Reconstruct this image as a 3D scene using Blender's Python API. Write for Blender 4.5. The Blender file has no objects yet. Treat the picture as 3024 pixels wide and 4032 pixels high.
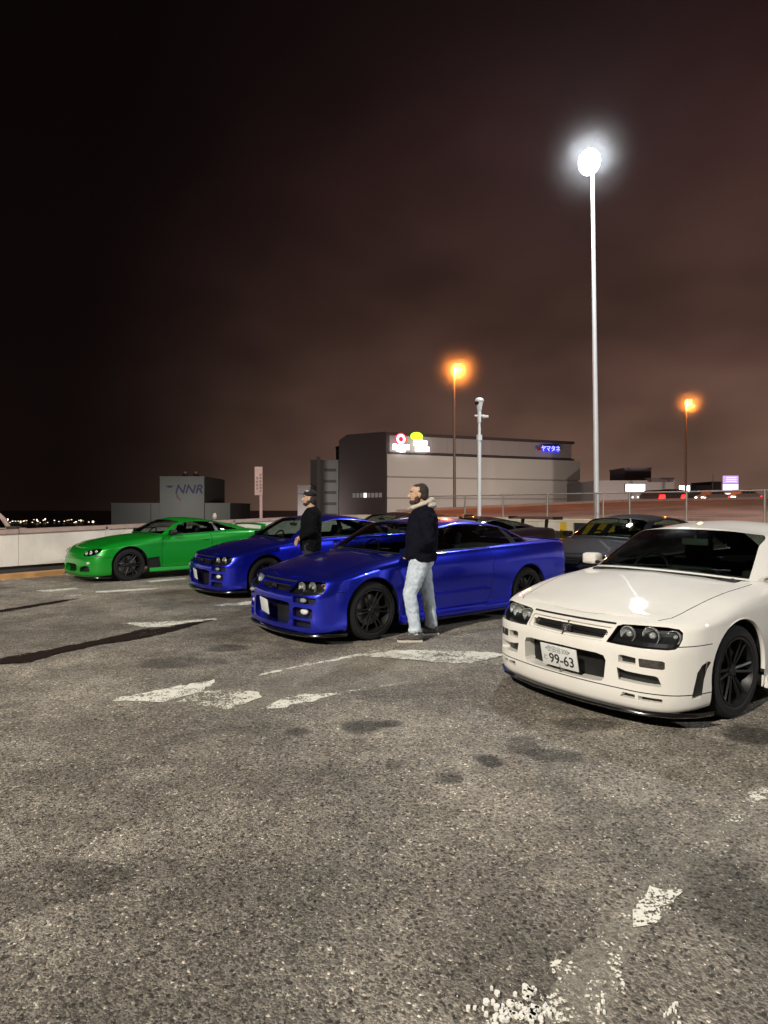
import bpy, bmesh, math, random
import numpy as np
from mathutils import Vector, Matrix
R = math.radians
rnd = random.Random(7)
S = bpy.context.scene
COL = S.collection

# ------------------------------------------------------------------ camera
CAM_H = 1.476
cam_d = bpy.data.cameras.new('camera'); cam = bpy.data.objects.new('camera', cam_d); COL.objects.link(cam)
cam_d.sensor_fit = 'HORIZONTAL'; cam_d.sensor_width = 36.0
cam_d.lens = 36.0 * 2415 / 3024
cam_d.clip_start = 0.05; cam_d.clip_end = 3000
cam.location = (0, 0, CAM_H)
cam.rotation_euler = (R(90 - 0.43), 0, 0)
S.camera = cam

# ------------------------------------------------------------------ render settings, exposure
S.view_settings.view_transform = 'Standard'; S.view_settings.look = 'None'
S.view_settings.exposure = 0.0; S.view_settings.gamma = 1.0
S.view_settings.use_curve_mapping = False
S.cycles.use_denoising = True
S.cycles.max_bounces = 6; S.cycles.diffuse_bounces = 2; S.cycles.glossy_bounces = 4
S.cycles.transmission_bounces = 4; S.cycles.transparent_max_bounces = 12; S.cycles.volume_bounces = 0
S.cycles.caustics_reflective = False; S.cycles.caustics_refractive = False
S.cycles.sample_clamp_indirect = 6.0
S.cycles.volume_step_rate = 1.0

# ------------------------------------------------------------------ night sky (cloud lit brown by the city)
W = bpy.data.worlds.new('World'); S.world = W; W.use_nodes = True
nt = W.node_tree; nt.nodes.clear()
def wn(t, **k):
    n = nt.nodes.new(t)
    for a, b in k.items(): setattr(n, a, b)
    return n
wout = wn('ShaderNodeOutputWorld'); bg = wn('ShaderNodeBackground')
tc = wn('ShaderNodeTexCoord'); sep = wn('ShaderNodeSeparateXYZ')
nt.links.new(tc.outputs['Generated'], sep.inputs[0])
ramp = wn('ShaderNodeValToRGB')          # by elevation (z of the direction)
e = ramp.color_ramp.elements
e[0].position = 0.0; e[0].color = (0.120, 0.072, 0.052, 1)
e[1].position = 0.80; e[1].color = (0.0045, 0.0020, 0.0020, 1)
for p, c in ((0.10, (0.084, 0.047, 0.034, 1)), (0.25, (0.048, 0.0245, 0.0185, 1)), (0.45, (0.025, 0.0112, 0.0098, 1)), (0.62, (0.0115, 0.0048, 0.0044, 1))):
    n = e.new(p); n.color = c
nt.links.new(sep.outputs['Z'], ramp.inputs[0])
dot = wn('ShaderNodeVectorMath', operation='DOT_PRODUCT'); dot.inputs[1].default_value = (0.63, 0.777, 0.0)
nt.links.new(tc.outputs['Generated'], dot.inputs[0])
az = wn('ShaderNodeMapRange'); az.interpolation_type = 'SMOOTHSTEP'
az.inputs['From Min'].default_value = 0.38; az.inputs['From Max'].default_value = 1.02
az.inputs['To Min'].default_value = 0.03; az.inputs['To Max'].default_value = 1.40
nt.links.new(dot.outputs['Value'], az.inputs['Value'])
mp = wn('ShaderNodeMapping'); mp.inputs['Scale'].default_value = (1.0, 1.0, 2.0); mp.inputs['Rotation'].default_value = (0.2, 0.5, 0.3)
nt.links.new(tc.outputs['Generated'], mp.inputs[0])
no = wn('ShaderNodeTexNoise'); no.inputs['Scale'].default_value = 2.9; no.inputs['Detail'].default_value = 3.5; no.inputs['Roughness'].default_value = 0.48
nt.links.new(mp.outputs[0], no.inputs['Vector'])
cl = wn('ShaderNodeMapRange'); cl.inputs['From Min'].default_value = 0.3; cl.inputs['From Max'].default_value = 0.72
cl.inputs['To Min'].default_value = 0.52; cl.inputs['To Max'].default_value = 1.55
nt.links.new(no.outputs['Fac'], cl.inputs['Value'])
m1 = wn('ShaderNodeMath', operation='MULTIPLY'); nt.links.new(az.outputs[0], m1.inputs[0]); nt.links.new(cl.outputs[0], m1.inputs[1])
mx = wn('ShaderNodeVectorMath', operation='SCALE'); nt.links.new(ramp.outputs[0], mx.inputs[0]); nt.links.new(m1.outputs[0], mx.inputs['Scale'])
ad = wn('ShaderNodeVectorMath', operation='ADD'); ad.inputs[1].default_value = (0.0022, 0.0010, 0.0012); nt.links.new(mx.outputs[0], ad.inputs[0])
nt.links.new(ad.outputs[0], bg.inputs['Color']); bg.inputs['Strength'].default_value = 1.0
nt.links.new(bg.outputs[0], wout.inputs[0])

# ------------------------------------------------------------------ tagging
def tag(o, label=None, cat=None, group=None, kind=None):
    if label: o['label'] = label
    if cat: o['category'] = cat
    if group: o['group'] = group
    if kind: o['kind'] = kind
    return o
def empty(name, loc=(0, 0, 0), rz=0.0, scale=None):
    o = bpy.data.objects.new(name, None); COL.objects.link(o)
    o.location = loc; o.rotation_euler = (0, 0, rz)
    if scale: o.scale = scale
    o.empty_display_size = 0.2
    return o
def link(name, me, mat=None, parent=None):
    if mat is not None and not me.materials: me.materials.append(mat)
    o = bpy.data.objects.new(name, me); COL.objects.link(o)
    if parent is not None: o.parent = parent
    return o
def copy_tree(o, parent=None):
    c = o.copy(); COL.objects.link(c)
    if parent is not None: c.parent = parent
    for ch in list(o.children): copy_tree(ch, c)
    return c

# ------------------------------------------------------------------ materials
MATS = {}
def mat(name, color=(0.5, 0.5, 0.5), rough=0.6, metal=0.0, coat=0.0, emit=None, estr=0.0, noise=None, bump=None, spec=0.5, coat_rough=0.03, dirt=None):
    """noise=(scale, amount) varies the colour, bump=(scale, strength) the relief, dirt=(scale, colour, amount)"""
    if name in MATS: return MATS[name]
    m = bpy.data.materials.new(name); m.use_nodes = True; MATS[name] = m
    t = m.node_tree; b = t.nodes['Principled BSDF']
    b.inputs['Base Color'].default_value = (*color, 1); b.inputs['Roughness'].default_value = rough
    b.inputs['Metallic'].default_value = metal; b.inputs['Coat Weight'].default_value = coat
    b.inputs['Coat Roughness'].default_value = coat_rough; b.inputs['Specular IOR Level'].default_value = spec
    if emit:
        b.inputs['Emission Color'].default_value = (*emit, 1); b.inputs['Emission Strength'].default_value = estr
    co = t.nodes.new('ShaderNodeTexCoord')
    last = None
    if noise:
        n = t.nodes.new('ShaderNodeTexNoise'); n.inputs['Scale'].default_value = noise[0]; n.inputs['Detail'].default_value = 5
        t.links.new(co.outputs['Object'], n.inputs['Vector'])
        mr = t.nodes.new('ShaderNodeMapRange'); mr.inputs['From Min'].default_value = 0.25; mr.inputs['From Max'].default_value = 0.75
        mr.inputs['To Min'].default_value = 1 - noise[1]; mr.inputs['To Max'].default_value = 1 + noise[1]
        t.links.new(n.outputs['Fac'], mr.inputs['Value'])
        v = t.nodes.new('ShaderNodeVectorMath'); v.operation = 'SCALE'; v.inputs[0].default_value = color
        t.links.new(mr.outputs[0], v.inputs['Scale']); t.links.new(v.outputs[0], b.inputs['Base Color']); last = v.outputs[0]
    if dirt:
        n = t.nodes.new('ShaderNodeTexNoise'); n.inputs['Scale'].default_value = dirt[0]; n.inputs['Detail'].default_value = 6; n.inputs['Roughness'].default_value = 0.65
        mp_ = t.nodes.new('ShaderNodeMapping'); mp_.inputs['Scale'].default_value = (1, 1, 0.35)
        t.links.new(co.outputs['Object'], mp_.inputs[0]); t.links.new(mp_.outputs[0], n.inputs['Vector'])
        mr = t.nodes.new('ShaderNodeMapRange'); mr.inputs['From Min'].default_value = 0.48; mr.inputs['From Max'].default_value = 0.72
        mr.inputs['To Max'].default_value = dirt[2]
        t.links.new(n.outputs['Fac'], mr.inputs['Value'])
        mixc = t.nodes.new('ShaderNodeMix'); mixc.data_type = 'RGBA'
        mixc.inputs['A'].default_value = (*color, 1); mixc.inputs['B'].default_value = (*dirt[1], 1)
        t.links.new(mr.outputs[0], mixc.inputs['Factor'])
        if last is not None: t.links.new(last, mixc.inputs['A'])
        t.links.new(mixc.outputs['Result'], b.inputs['Base Color'])
    if bump:
        n = t.nodes.new('ShaderNodeTexNoise'); n.inputs['Scale'].default_value = bump[0]; n.inputs['Detail'].default_value = 4
        t.links.new(co.outputs['Object'], n.inputs['Vector'])
        bp = t.nodes.new('ShaderNodeBump'); bp.inputs['Strength'].default_value = bump[1]; bp.inputs['Distance'].default_value = 0.01
        t.links.new(n.outputs['Fac'], bp.inputs['Height']); t.links.new(bp.outputs[0], b.inputs['Normal'])
    return m
def emis(name, color, strength):
    if name in MATS: return MATS[name]
    m = bpy.data.materials.new(name); m.use_nodes = True; MATS[name] = m
    t = m.node_tree; t.nodes.clear(); o = t.nodes.new('ShaderNodeOutputMaterial'); e_ = t.nodes.new('ShaderNodeEmission')
    e_.inputs[0].default_value = (*color, 1); e_.inputs[1].default_value = strength; t.links.new(e_.outputs[0], o.inputs[0])
    return m
def glass(name, tint=(0.25, 0.27, 0.27), ior=1.5, rough=0.02):
    if name in MATS: return MATS[name]
    m = bpy.data.materials.new(name); m.use_nodes = True; MATS[name] = m
    t = m.node_tree; t.nodes.clear(); o = t.nodes.new('ShaderNodeOutputMaterial')
    tr = t.nodes.new('ShaderNodeBsdfTransparent'); tr.inputs[0].default_value = (*tint, 1)
    gl = t.nodes.new('ShaderNodeBsdfGlossy'); gl.inputs['Roughness'].default_value = rough; gl.inputs['Color'].default_value = (1, 1, 1, 1)
    fr = t.nodes.new('ShaderNodeFresnel'); ge = t.nodes.new('ShaderNodeNewGeometry'); mr = t.nodes.new('ShaderNodeMapRange')
    mr.inputs['To Min'].default_value = ior; mr.inputs['To Max'].default_value = 1 / ior; t.links.new(ge.outputs['Backfacing'], mr.inputs['Value']); t.links.new(mr.outputs[0], fr.inputs[0])
    mi = t.nodes.new('ShaderNodeMixShader')
    t.links.new(fr.outputs[0], mi.inputs[0]); t.links.new(tr.outputs[0], mi.inputs[1]); t.links.new(gl.outputs[0], mi.inputs[2])
    t.links.new(mi.outputs[0], o.inputs[0])
    return m

# ------------------------------------------------------------------ mesh helpers
class MB:
    """collects simple shapes and links them as one mesh"""
    def __init__(s): s.v = []; s.f = []; s.fm = []
    def add(s, v, f, mi=0):
        b = len(s.v); s.v += [tuple(p) for p in v]; s.f += [tuple(i + b for i in q) for q in f]; s.fm += [mi] * len(f)
    def box(s, x0, x1, y0, y1, z0, z1, mi=0, M=None, bev=0.0):
        if bev > 0:
            bm = bmesh.new(); bmesh.ops.create_cube(bm, size=1)
            for v in bm.verts: v.co = ((x0 + x1) / 2 + v.co.x * (x1 - x0), (y0 + y1) / 2 + v.co.y * (y1 - y0), (z0 + z1) / 2 + v.co.z * (z1 - z0))
            bmesh.ops.bevel(bm, geom=bm.edges[:], offset=bev, segments=2, affect='EDGES', profile=0.6)
            if M is not None: bmesh.ops.transform(bm, matrix=M, verts=bm.verts)
            bm.verts.index_update(); s.add([v.co[:] for v in bm.verts], [[v.index for v in f.verts] for f in bm.faces], mi); bm.free(); return s
        P = [(x, y, z) for z in (z0, z1) for y in (y0, y1) for x in (x0, x1)]
        if M is not None: P = [tuple(M @ Vector(p)) for p in P]
        s.add(P, [(0, 2, 3, 1), (4, 5, 7, 6), (0, 1, 5, 4), (2, 6, 7, 3), (0, 4, 6, 2), (1, 3, 7, 5)], mi); return s
    def tube(s, pts, rad, n=10, mi=0, ry=None, caps=True):
        """round or elliptical tube along pts; rad scalar or list; ry second radius"""
        pts = [Vector(p) for p in pts]; k = len(pts)
        if not hasattr(rad, '__len__'): rad = [rad] * k
        if ry is None: ry = rad
        elif not hasattr(ry, '__len__'): ry = [ry] * k
        b = len(s.v); up = None
        for i, p in enumerate(pts):
            d = (pts[min(i + 1, k - 1)] - pts[max(i - 1, 0)]).normalized()
            if up is None:
                up = Vector((0, 1, 0)) if abs(d.y) < 0.9 else Vector((1, 0, 0))
            a = (up - d * up.dot(d)).normalized(); c = d.cross(a); up = a
            for j in range(n):
                t = 2 * math.pi * j / n
                s.v.append(tuple(p + a * (ry[i] * math.cos(t)) + c * (rad[i] * math.sin(t))))
        for i in range(k - 1):
            for j in range(n):
                s.f.append((b + i * n + j, b + i * n + (j + 1) % n, b + (i + 1) * n + (j + 1) % n, b + (i + 1) * n + j)); s.fm.append(mi)
        if caps:
            s.f.append(tuple(b + j for j in range(n))[::-1]); s.fm.append(mi)
            s.f.append(tuple(b + (k - 1) * n + j for j in range(n))); s.fm.append(mi)
        return s
    def ell(s, c, r, n=14, m=9, mi=0, M=None):
        b = len(s.v); P = []
        P.append(Vector((0, 0, -1)))
        for i in range(1, m):
            a = -math.pi / 2 + math.pi * i / m
            for j in range(n):
                t = 2 * math.pi * j / n; P.append(Vector((math.cos(a) * math.cos(t), math.cos(a) * math.sin(t), math.sin(a))))
        P.append(Vector((0, 0, 1)))
        for p in P:
            q = Vector((p.x * r[0], p.y * r[1], p.z * r[2]))
            if M is not None: q = M @ q
            s.v.append((q.x + c[0], q.y + c[1], q.z + c[2]))
        for j in range(n): s.f.append((b, b + 1 + (j + 1) % n, b + 1 + j)); s.fm.append(mi)
        for i in range(m - 2):
            for j in range(n):
                s.f.append((b + 1 + i * n + j, b + 1 + i * n + (j + 1) % n, b + 1 + (i + 1) * n + (j + 1) % n, b + 1 + (i + 1) * n + j)); s.fm.append(mi)
        T = b + 1 + (m - 1) * n
        for j in range(n): s.f.append((T, b + 1 + (m - 2) * n + j, b + 1 + (m - 2) * n + (j + 1) % n)); s.fm.append(mi)
        return s
    def lathe(s, prof, n=40, axis='y', mi=0, c=(0, 0, 0)):
        """prof: (radius, offset along axis)"""
        b = len(s.v); k = len(prof)
        for r_, o_ in prof:
            for j in range(n):
                t = 2 * math.pi * j / n; a_, b_ = r_ * math.cos(t), r_ * math.sin(t)
                p = (a_, o_, b_) if axis == 'y' else ((a_, b_, o_) if axis == 'z' else (o_, a_, b_))
                s.v.append((p[0] + c[0], p[1] + c[1], p[2] + c[2]))
        for i in range(k - 1):
            for j in range(n):
                s.f.append((b + i * n + j, b + i * n + (j + 1) % n, b + (i + 1) * n + (j + 1) % n, b + (i + 1) * n + j)); s.fm.append(mi)
        return s
    def prism(s, poly, h0, h1, axis='z', mi=0, M=None):
        """poly 2D (a,b) extruded along axis; axis 'y': poly is (x,z); 'x': (y,z); 'z': (x,y)"""
        k = len(poly); P = []
        for h in (h0, h1):
            for a_, b_ in poly:
                p = (a_, b_, h) if axis == 'z' else ((a_, h, b_) if axis == 'y' else (h, a_, b_))
                P.append(tuple(M @ Vector(p)) if M is not None else p)
        F = [tuple(range(k))[::-1], tuple(range(k, 2 * k))] + [(i, (i + 1) % k, k + (i + 1) % k, k + i) for i in range(k)]
        s.add(P, F, mi); return s
    def mesh(s, name, smooth=None, mats=None):
        me = bpy.data.meshes.new(name); me.from_pydata(s.v, [], s.f); me.update()
        bm = bmesh.new(); bm.from_mesh(me); bmesh.ops.recalc_face_normals(bm, faces=bm.faces); bm.to_mesh(me); bm.free()
        if mats:
            for m in mats: me.materials.append(m)
            me.polygons.foreach_set('material_index', s.fm)
        if smooth is not None:
            me.polygons.foreach_set('use_smooth', [True] * len(me.polygons)); me.set_sharp_from_angle(angle=R(smooth))
        me.update(); return me
    def build(s, name, m, parent=None, smooth=None):
        ms = m if isinstance(m, (list, tuple)) else [m]
        return link(name, s.mesh(name, smooth, ms), None, parent)

TO_MESH = True
def text(name, body, size, m, parent, loc, rot, extrude=0.0, spacing=1.0, sx=1.0, shear=0.0, offset=0.0):
    c = bpy.data.curves.new(name, 'FONT'); c.body = body; c.size = size; c.align_x = 'CENTER'; c.align_y = 'CENTER'
    c.extrude = extrude; c.space_character = spacing; c.shear = shear; c.offset = offset; c.resolution_u = 3
    c.materials.append(m)
    if parent is None or not TO_MESH: o = bpy.data.objects.new(name, c); COL.objects.link(o)
    else:
        t_ = bpy.data.objects.new('t', c); COL.objects.link(t_); me = bpy.data.meshes.new_from_object(t_); bpy.data.objects.remove(t_)
        o = bpy.data.objects.new(name, me); COL.objects.link(o)
    o.location = loc; o.rotation_euler = rot; o.scale = (sx, 1, 1)
    if parent is not None: o.parent = parent
    return o

HOR = CAM_H
def gpt(px, py, z=0.0):
    """point on the ground seen at pixel px,py of the photograph (used to read off positions)"""
    p = -0.43 * math.pi / 180; u = (px - 1512) / 2415; v = -(py - 2016) / 2415
    d = Vector((u, math.cos(p) - v * math.sin(p), math.sin(p) + v * math.cos(p)))
    t = (z - CAM_H) / d.z
    return Vector((d.x * t, d.y * t, z))
def at(px, py, Y):
    p = -0.43 * math.pi / 180; u = (px - 1512) / 2415; v = -(py - 2016) / 2415
    d = Vector((u, math.cos(p) - v * math.sin(p), math.sin(p) + v * math.cos(p))); t = Y / d.y
    return Vector((d.x * t, Y, CAM_H + d.z * t))
HAZE = 0.00010
# ================================================================== SETTING
def asphalt(name='asphalt'):
    m = bpy.data.materials.new(name); m.use_nodes = True; t = m.node_tree; b = t.nodes['Principled BSDF']; L = t.links.new
    def N(k, **kw):
        n = t.nodes.new(k)
        for a, v in kw.items(): setattr(n, a, v)
        return n
    co = N('ShaderNodeTexCoord')
    def noise(sc, det=4, rough=.55, off=0):
        n = N('ShaderNodeTexNoise'); n.inputs['Scale'].default_value = sc; n.inputs['Detail'].default_value = det; n.inputs['Roughness'].default_value = rough
        mp_ = N('ShaderNodeMapping'); mp_.inputs['Location'].default_value = (off, off * 1.7, 0); L(co.outputs['Object'], mp_.inputs[0]); L(mp_.outputs[0], n.inputs['Vector']); return n.outputs['Fac']
    def rng(src, a, b_, c, d, smooth=True):
        n = N('ShaderNodeMapRange'); n.interpolation_type = 'SMOOTHSTEP' if smooth else 'LINEAR'
        for k, v in zip(('From Min', 'From Max', 'To Min', 'To Max'), (a, b_, c, d)): n.inputs[k].default_value = v
        L(src, n.inputs['Value']); return n.outputs[0]
    def mul(a, b_, op='MULTIPLY'):
        n = N('ShaderNodeMath', operation=op)
        for i, v in enumerate((a, b_)):
            if isinstance(v, (int, float)): n.inputs[i].default_value = v
            else: L(v, n.inputs[i])
        return n.outputs[0]
    vo = N('ShaderNodeTexVoronoi'); vo.inputs['Scale'].default_value = 105; L(co.outputs['Object'], vo.inputs['Vector'])
    vd = N('ShaderNodeTexVoronoi'); vd.inputs['Scale'].default_value = 88; L(co.outputs['Object'], vd.inputs['Vector'])
    sp = N('ShaderNodeSeparateColor'); L(vo.outputs['Color'], sp.inputs[0])
    sp2 = N('ShaderNodeSeparateColor'); L(vd.outputs['Color'], sp2.inputs[0])
    stone = rng(sp.outputs['Red'], 0.0, 1.0, 0.40, 1.5, False)
    bright = rng(sp.outputs['Green'], 0.93, 0.99, 0.0, 1.6)                       # pale chips in the mix
    pit = rng(sp2.outputs['Blue'], 0.0, 0.22, 0.25, 1.0)                          # dark holes
    big = rng(noise(.22, 5, .6), .34, .66, .58, 1.30); mid = rng(noise(1.1, 6, .65, 3.3), .3, .7, .66, 1.28); worn = rng(noise(5.5, 4, .6, 8), .3, .7, .85, 1.15)
    dark_patch = rng(noise(.75, 3, .5, 21), .64, .72, 1.0, .50)
    val = mul(mul(mul(mul(mul(stone, big), mid), worn), pit), dark_patch)
    val = mul(val, mul(bright, 1.0, 'ADD'))
    base = N('ShaderNodeVectorMath', operation='SCALE'); base.inputs[0].default_value = (.285, .252, .205); L(val, base.inputs['Scale'])
    # oil spots and large darker patches with soft uneven edges, where they lie
    wob = noise(3.2, 4, .6, 31); fine = noise(11, 3, .6, 5); dark = None
    for px_, py_, rx_, ry_, dep in SPOTS:
        c_, e1, e2 = gpt(px_, py_), gpt(px_ + rx_, py_), gpt(px_, py_ + ry_)
        mp_ = N('ShaderNodeMapping'); mp_.vector_type = 'TEXTURE'; mp_.inputs['Location'].default_value = (c_.x, c_.y, 0); mp_.inputs['Rotation'].default_value = (0, 0, math.atan2(e1.y - c_.y, e1.x - c_.x)); mp_.inputs['Scale'].default_value = (max(.05, (e1 - c_).length), max(.05, (e2 - c_).length), 10)
        L(co.outputs['Object'], mp_.inputs[0]); ln = N('ShaderNodeVectorMath', operation='LENGTH'); L(mp_.outputs[0], ln.inputs[0])
        d_ = mul(ln.outputs['Value'], mul(mul(wob, 1.6), mul(fine, .5), 'ADD'), 'ADD'); r1_ = rng(d_, 1.62, 2.15, dep * .75, 1.0)
        dark = r1_ if dark is None else mul(dark, r1_)
    base2 = N('ShaderNodeVectorMath', operation='SCALE'); L(base.outputs[0], base2.inputs[0]); L(dark, base2.inputs['Scale'])
    L(base2.outputs[0], b.inputs['Base Color'])
    L(rng(sp.outputs['Blue'], 0, 1, .55, .92, False), b.inputs['Roughness']); b.inputs['Specular IOR Level'].default_value = .4
    h = mul(mul(rng(vo.outputs['Distance'], 0, .7, 1, 0), stone), mul(noise(220, 2), .5), 'ADD'); h = mul(h, mul(pit, 1.2), 'ADD')
    bp = N('ShaderNodeBump'); bp.inputs['Strength'].default_value = .85; bp.inputs['Distance'].default_value = .006; L(h, bp.inputs['Height']); L(bp.outputs[0], b.inputs['Normal'])
    return m
SPOTS = [(1430, 2862, 110, 34, .45), (1530, 2850, 60, 16, .55), (1920, 2996, 62, 30, .35), (1790, 3068, 74, 32, .45), (2180, 2975, 130, 30, .6), (1555, 3010, 55, 24, .7), (2060, 2935, 90, 40, .62), (1170, 2885, 70, 20, .6),
         (2960, 2890, 130, 44, .4), (900, 2552, 90, 20, .55), (700, 2610, 200, 24, .7), (2800, 3500, 420, 190, .92), (2980, 3560, 260, 240, .9), (200, 3480, 300, 120, .72), (1250, 2350, 300, 14, .6), (2300, 2850, 160, 30, .62)]
ASPH = asphalt()
def worn_paint(name, col, amount, scale=9.0, seed=0.0):
    """road paint with the bare asphalt showing through where it has worn off"""
    m = bpy.data.materials.new(name); m.use_nodes = True; t = m.node_tree; b = t.nodes['Principled BSDF']; L = t.links.new
    b.inputs['Base Color'].default_value = (*col, 1); b.inputs['Roughness'].default_value = .6
    co = t.nodes.new('ShaderNodeTexCoord'); mp_ = t.nodes.new('ShaderNodeMapping'); mp_.inputs['Location'].default_value = (seed, seed, seed); L(co.outputs['Object'], mp_.inputs[0])
    n1 = t.nodes.new('ShaderNodeTexNoise'); n1.inputs['Scale'].default_value = scale; n1.inputs['Detail'].default_value = 8; n1.inputs['Roughness'].default_value = .72
    n2 = t.nodes.new('ShaderNodeTexVoronoi'); n2.inputs['Scale'].default_value = 60
    n3 = t.nodes.new('ShaderNodeTexNoise'); n3.inputs['Scale'].default_value = 1.3; n3.inputs['Detail'].default_value = 3
    for n in (n1, n2, n3): L(mp_.outputs[0], n.inputs['Vector'])
    n2.inputs['Scale'].default_value = 95; sc_ = t.nodes.new('ShaderNodeSeparateColor'); L(n2.outputs['Color'], sc_.inputs[0])
    a = t.nodes.new('ShaderNodeMath'); a.operation = 'MULTIPLY'; a.inputs[1].default_value = .26; L(sc_.outputs['Red'], a.inputs[0])
    s = t.nodes.new('ShaderNodeMath'); s.operation = 'SUBTRACT'; L(n1.outputs['Fac'], s.inputs[0]); L(a.outputs[0], s.inputs[1])
    c = t.nodes.new('ShaderNodeMath'); c.operation = 'MULTIPLY'; c.inputs[1].default_value = .8; L(n3.outputs['Fac'], c.inputs[0])
    s2 = t.nodes.new('ShaderNodeMath'); s2.operation = 'ADD'; L(s.outputs[0], s2.inputs[0]); L(c.outputs[0], s2.inputs[1])
    r = t.nodes.new('ShaderNodeMapRange'); r.inputs['From Min'].default_value = amount; r.inputs['From Max'].default_value = amount + .045; L(s2.outputs[0], r.inputs['Value'])
    L(r.outputs[0], b.inputs['Alpha']); return m
# car-park deck; its edge follows the boundary walls
CORNER = Vector((-1.0, 23.16)); LD = Vector((.583, .813)).normalized(); RD = Vector((.686, -.727)).normalized()
LEND = CORNER - LD * 60; REND = CORNER + RD * 46
LN = Vector((-LD.y, LD.x)); RN = Vector((-RD.y, RD.x))      # outward normals
g = MB(); edge = [(LEND + LN * .4), (CORNER + Vector((0, .6))), (REND + RN * .4), Vector((60, -60)), Vector((-60, -60))]
g.prism([(p.x, p.y) for p in edge][::-1], -.5, 0.0)
tag(g.build('parking_ground', [ASPH]), kind='structure')
# dark water and low ground far below the deck
WAT = mat('sea_water', (.004, .004, .005), .35, bump=(.5, .4))
g = MB(); g.box(-1500, 1500, -1500, 2000, -9.2, -9.0); tag(g.build('water', WAT), kind='structure')

# ---- white painted boundary wall: precast panels with a coping, dark foot gap, tan kerb
WALLW = mat('wall_white', (.82, .76, .67), .85, noise=(1.5, .12), bump=(30, .3), dirt=(1.1, (.42, .36, .30), .45))
COPE = mat('coping_concrete', (.40, .29, .25), .85, noise=(4, .2), bump=(40, .4))
FOOT = mat('foot_gap_shade', (.05, .045, .04), .9)  # near-black stands in for the shade in the gap under the panels
KERB = mat('kerb_tan', (.52, .27, .10), .8, noise=(3, .2), bump=(40, .4))
KERBW = worn_paint('kerb_edge_paint', (.75, .68, .55), .78, 6)
def wall_run(P0, D, Nn, length, z_of, step, label, cat, cope=None):
    root = empty('boundary_wall', (P0.x, P0.y, 0), math.atan2(D.y, D.x)); tag(root, label, cat)
    n = int(length / step)
    for i in range(n):
        a, b_ = i * step + .004, (i + 1) * step - .004; z0, z1 = z_of(a), z_of(b_)
        m = MB(); V = [(a, 0, .20), (b_, 0, .20), (b_, .30, .20), (a, .30, .20), (a, 0, z0 - .09), (b_, 0, z1 - .09), (b_, .30, z1 - .09), (a, .30, z0 - .09)]
        m.add(V, [(0, 1, 5, 4), (1, 2, 6, 5), (2, 3, 7, 6), (3, 0, 4, 7), (4, 5, 6, 7), (3, 2, 1, 0)])
        m.build('panel', WALLW, root)
        g_ = .07 if i % 2 else .012
        m = MB(); V = [(a + g_, -.03, z0 - .088), (b_, -.03, z1 - .088), (b_, .34, z1 - .088), (a + g_, .34, z0 - .088), (a + g_, -.01, z0), (b_, -.01, z1), (b_, .32, z1), (a + g_, .32, z0)]
        m.add(V, [(0, 1, 5, 4), (1, 2, 6, 5), (2, 3, 7, 6), (3, 0, 4, 7), (4, 5, 6, 7), (3, 2, 1, 0)])
        m.build('coping', cope or COPE, root)
    m = MB(); m.box(0, n * step, .06, .28, 0.0, .199); m.build('foot', FOOT, root)
    return root
lz = lambda s_: .93 + .27 * max(0, min(1, (s_ - 44.5) / 14.5)) if s_ > 0 else .93
left_wall = wall_run(LEND, LD, LN, 60, lz, 2.0, 'long white painted concrete wall with pinkish coping along the left edge', 'wall')
rz_ = lambda s_: 1.20 - .06 * min(1, s_ / 14)
right_wall = wall_run(CORNER, RD, RN, 44, rz_, 2.0, 'low concrete barrier wall with cream coping under the wire fence', 'wall', mat('coping_cream', (.66, .56, .42), .8, noise=(3, .15), bump=(40, .4)))
k = MB(); K0 = LEND - LN * .75
Mk = Matrix.Translation((K0.x, K0.y, 0)) @ Matrix.Rotation(math.atan2(LD.y, LD.x), 4, 'Z')
for i in range(30): k.box(i * 2 + .004, i * 2 + 1.996, 0, .36, .0, .09, M=Mk)
tag(k.build('kerb', KERB), kind='structure')
m = MB(); m.box(30, 59, -.10, -.002, .0, .004, M=Mk); tag(m.build('edge_line', KERBW), kind='structure')

# hazard panel on the right wall: yellow board, white post, yellow/black slanting stripes
YEL = mat('hazard_yellow', (.72, .47, .02), .55, noise=(6, .12)); BLKP = mat('hazard_black', (.012, .014, .02), .6); CREAM = mat('cream_post', (.66, .58, .42), .7, noise=(5, .1))
def wall_s(px):      # distance along the right wall where the view ray through column px meets it
    u = (px - 1512) / 2415; P = CORNER - RN * 0.04; return (u * P.y - P.x) / (RD.x - u * RD.y)
hz = empty('hazard_board', (CORNER.x, CORNER.y, 0), math.atan2(RD.y, RD.x)); tag(hz, 'yellow and black striped hazard board with cream posts on the barrier wall', 'hazard board')
s0, s1, s2, s3 = wall_s(2208), wall_s(2236), wall_s(2262), wall_s(2420)
ztop = 1.06
m = MB(); m.box(s0, s3 + 1.0, -.10, -.045, ztop, ztop + .09); m.build('top_rail', CREAM, hz)
m = MB(); m.box(s0, s1, -.08, -.04, .12, ztop - .002); m.build('yellow_board', YEL, hz)
m = MB(); m.box(s1, s2, -.11, -.035, .0, ztop - .002); m.build('post', CREAM, hz)
m = MB(); m.box(s2 + .004, s3 + 1.0, -.06, -.035, .42, ztop - .002); m.build('black_board', BLKP, hz)
st = .36; x = s2 - .10
while x < s3 + .9:
    P_ = [(x, .424), (x + .19, .424), (x + .19 + .52, ztop - .006), (x + .52, ztop - .006)]
    P_ = [(min(max(a, s2 + .006), s3 + .998), z) for a, z in P_]
    if P_[2][0] > P_[0][0] + .05: m = MB(); m.prism(P_, -.066, -.061, 'y'); m.build('stripe', YEL, hz)
    x += st
m = MB(); m.box(s3 + 1.004, s3 + 1.10, -.11, -.035, 0, ztop - .002); m.build('post', CREAM, hz)

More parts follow.
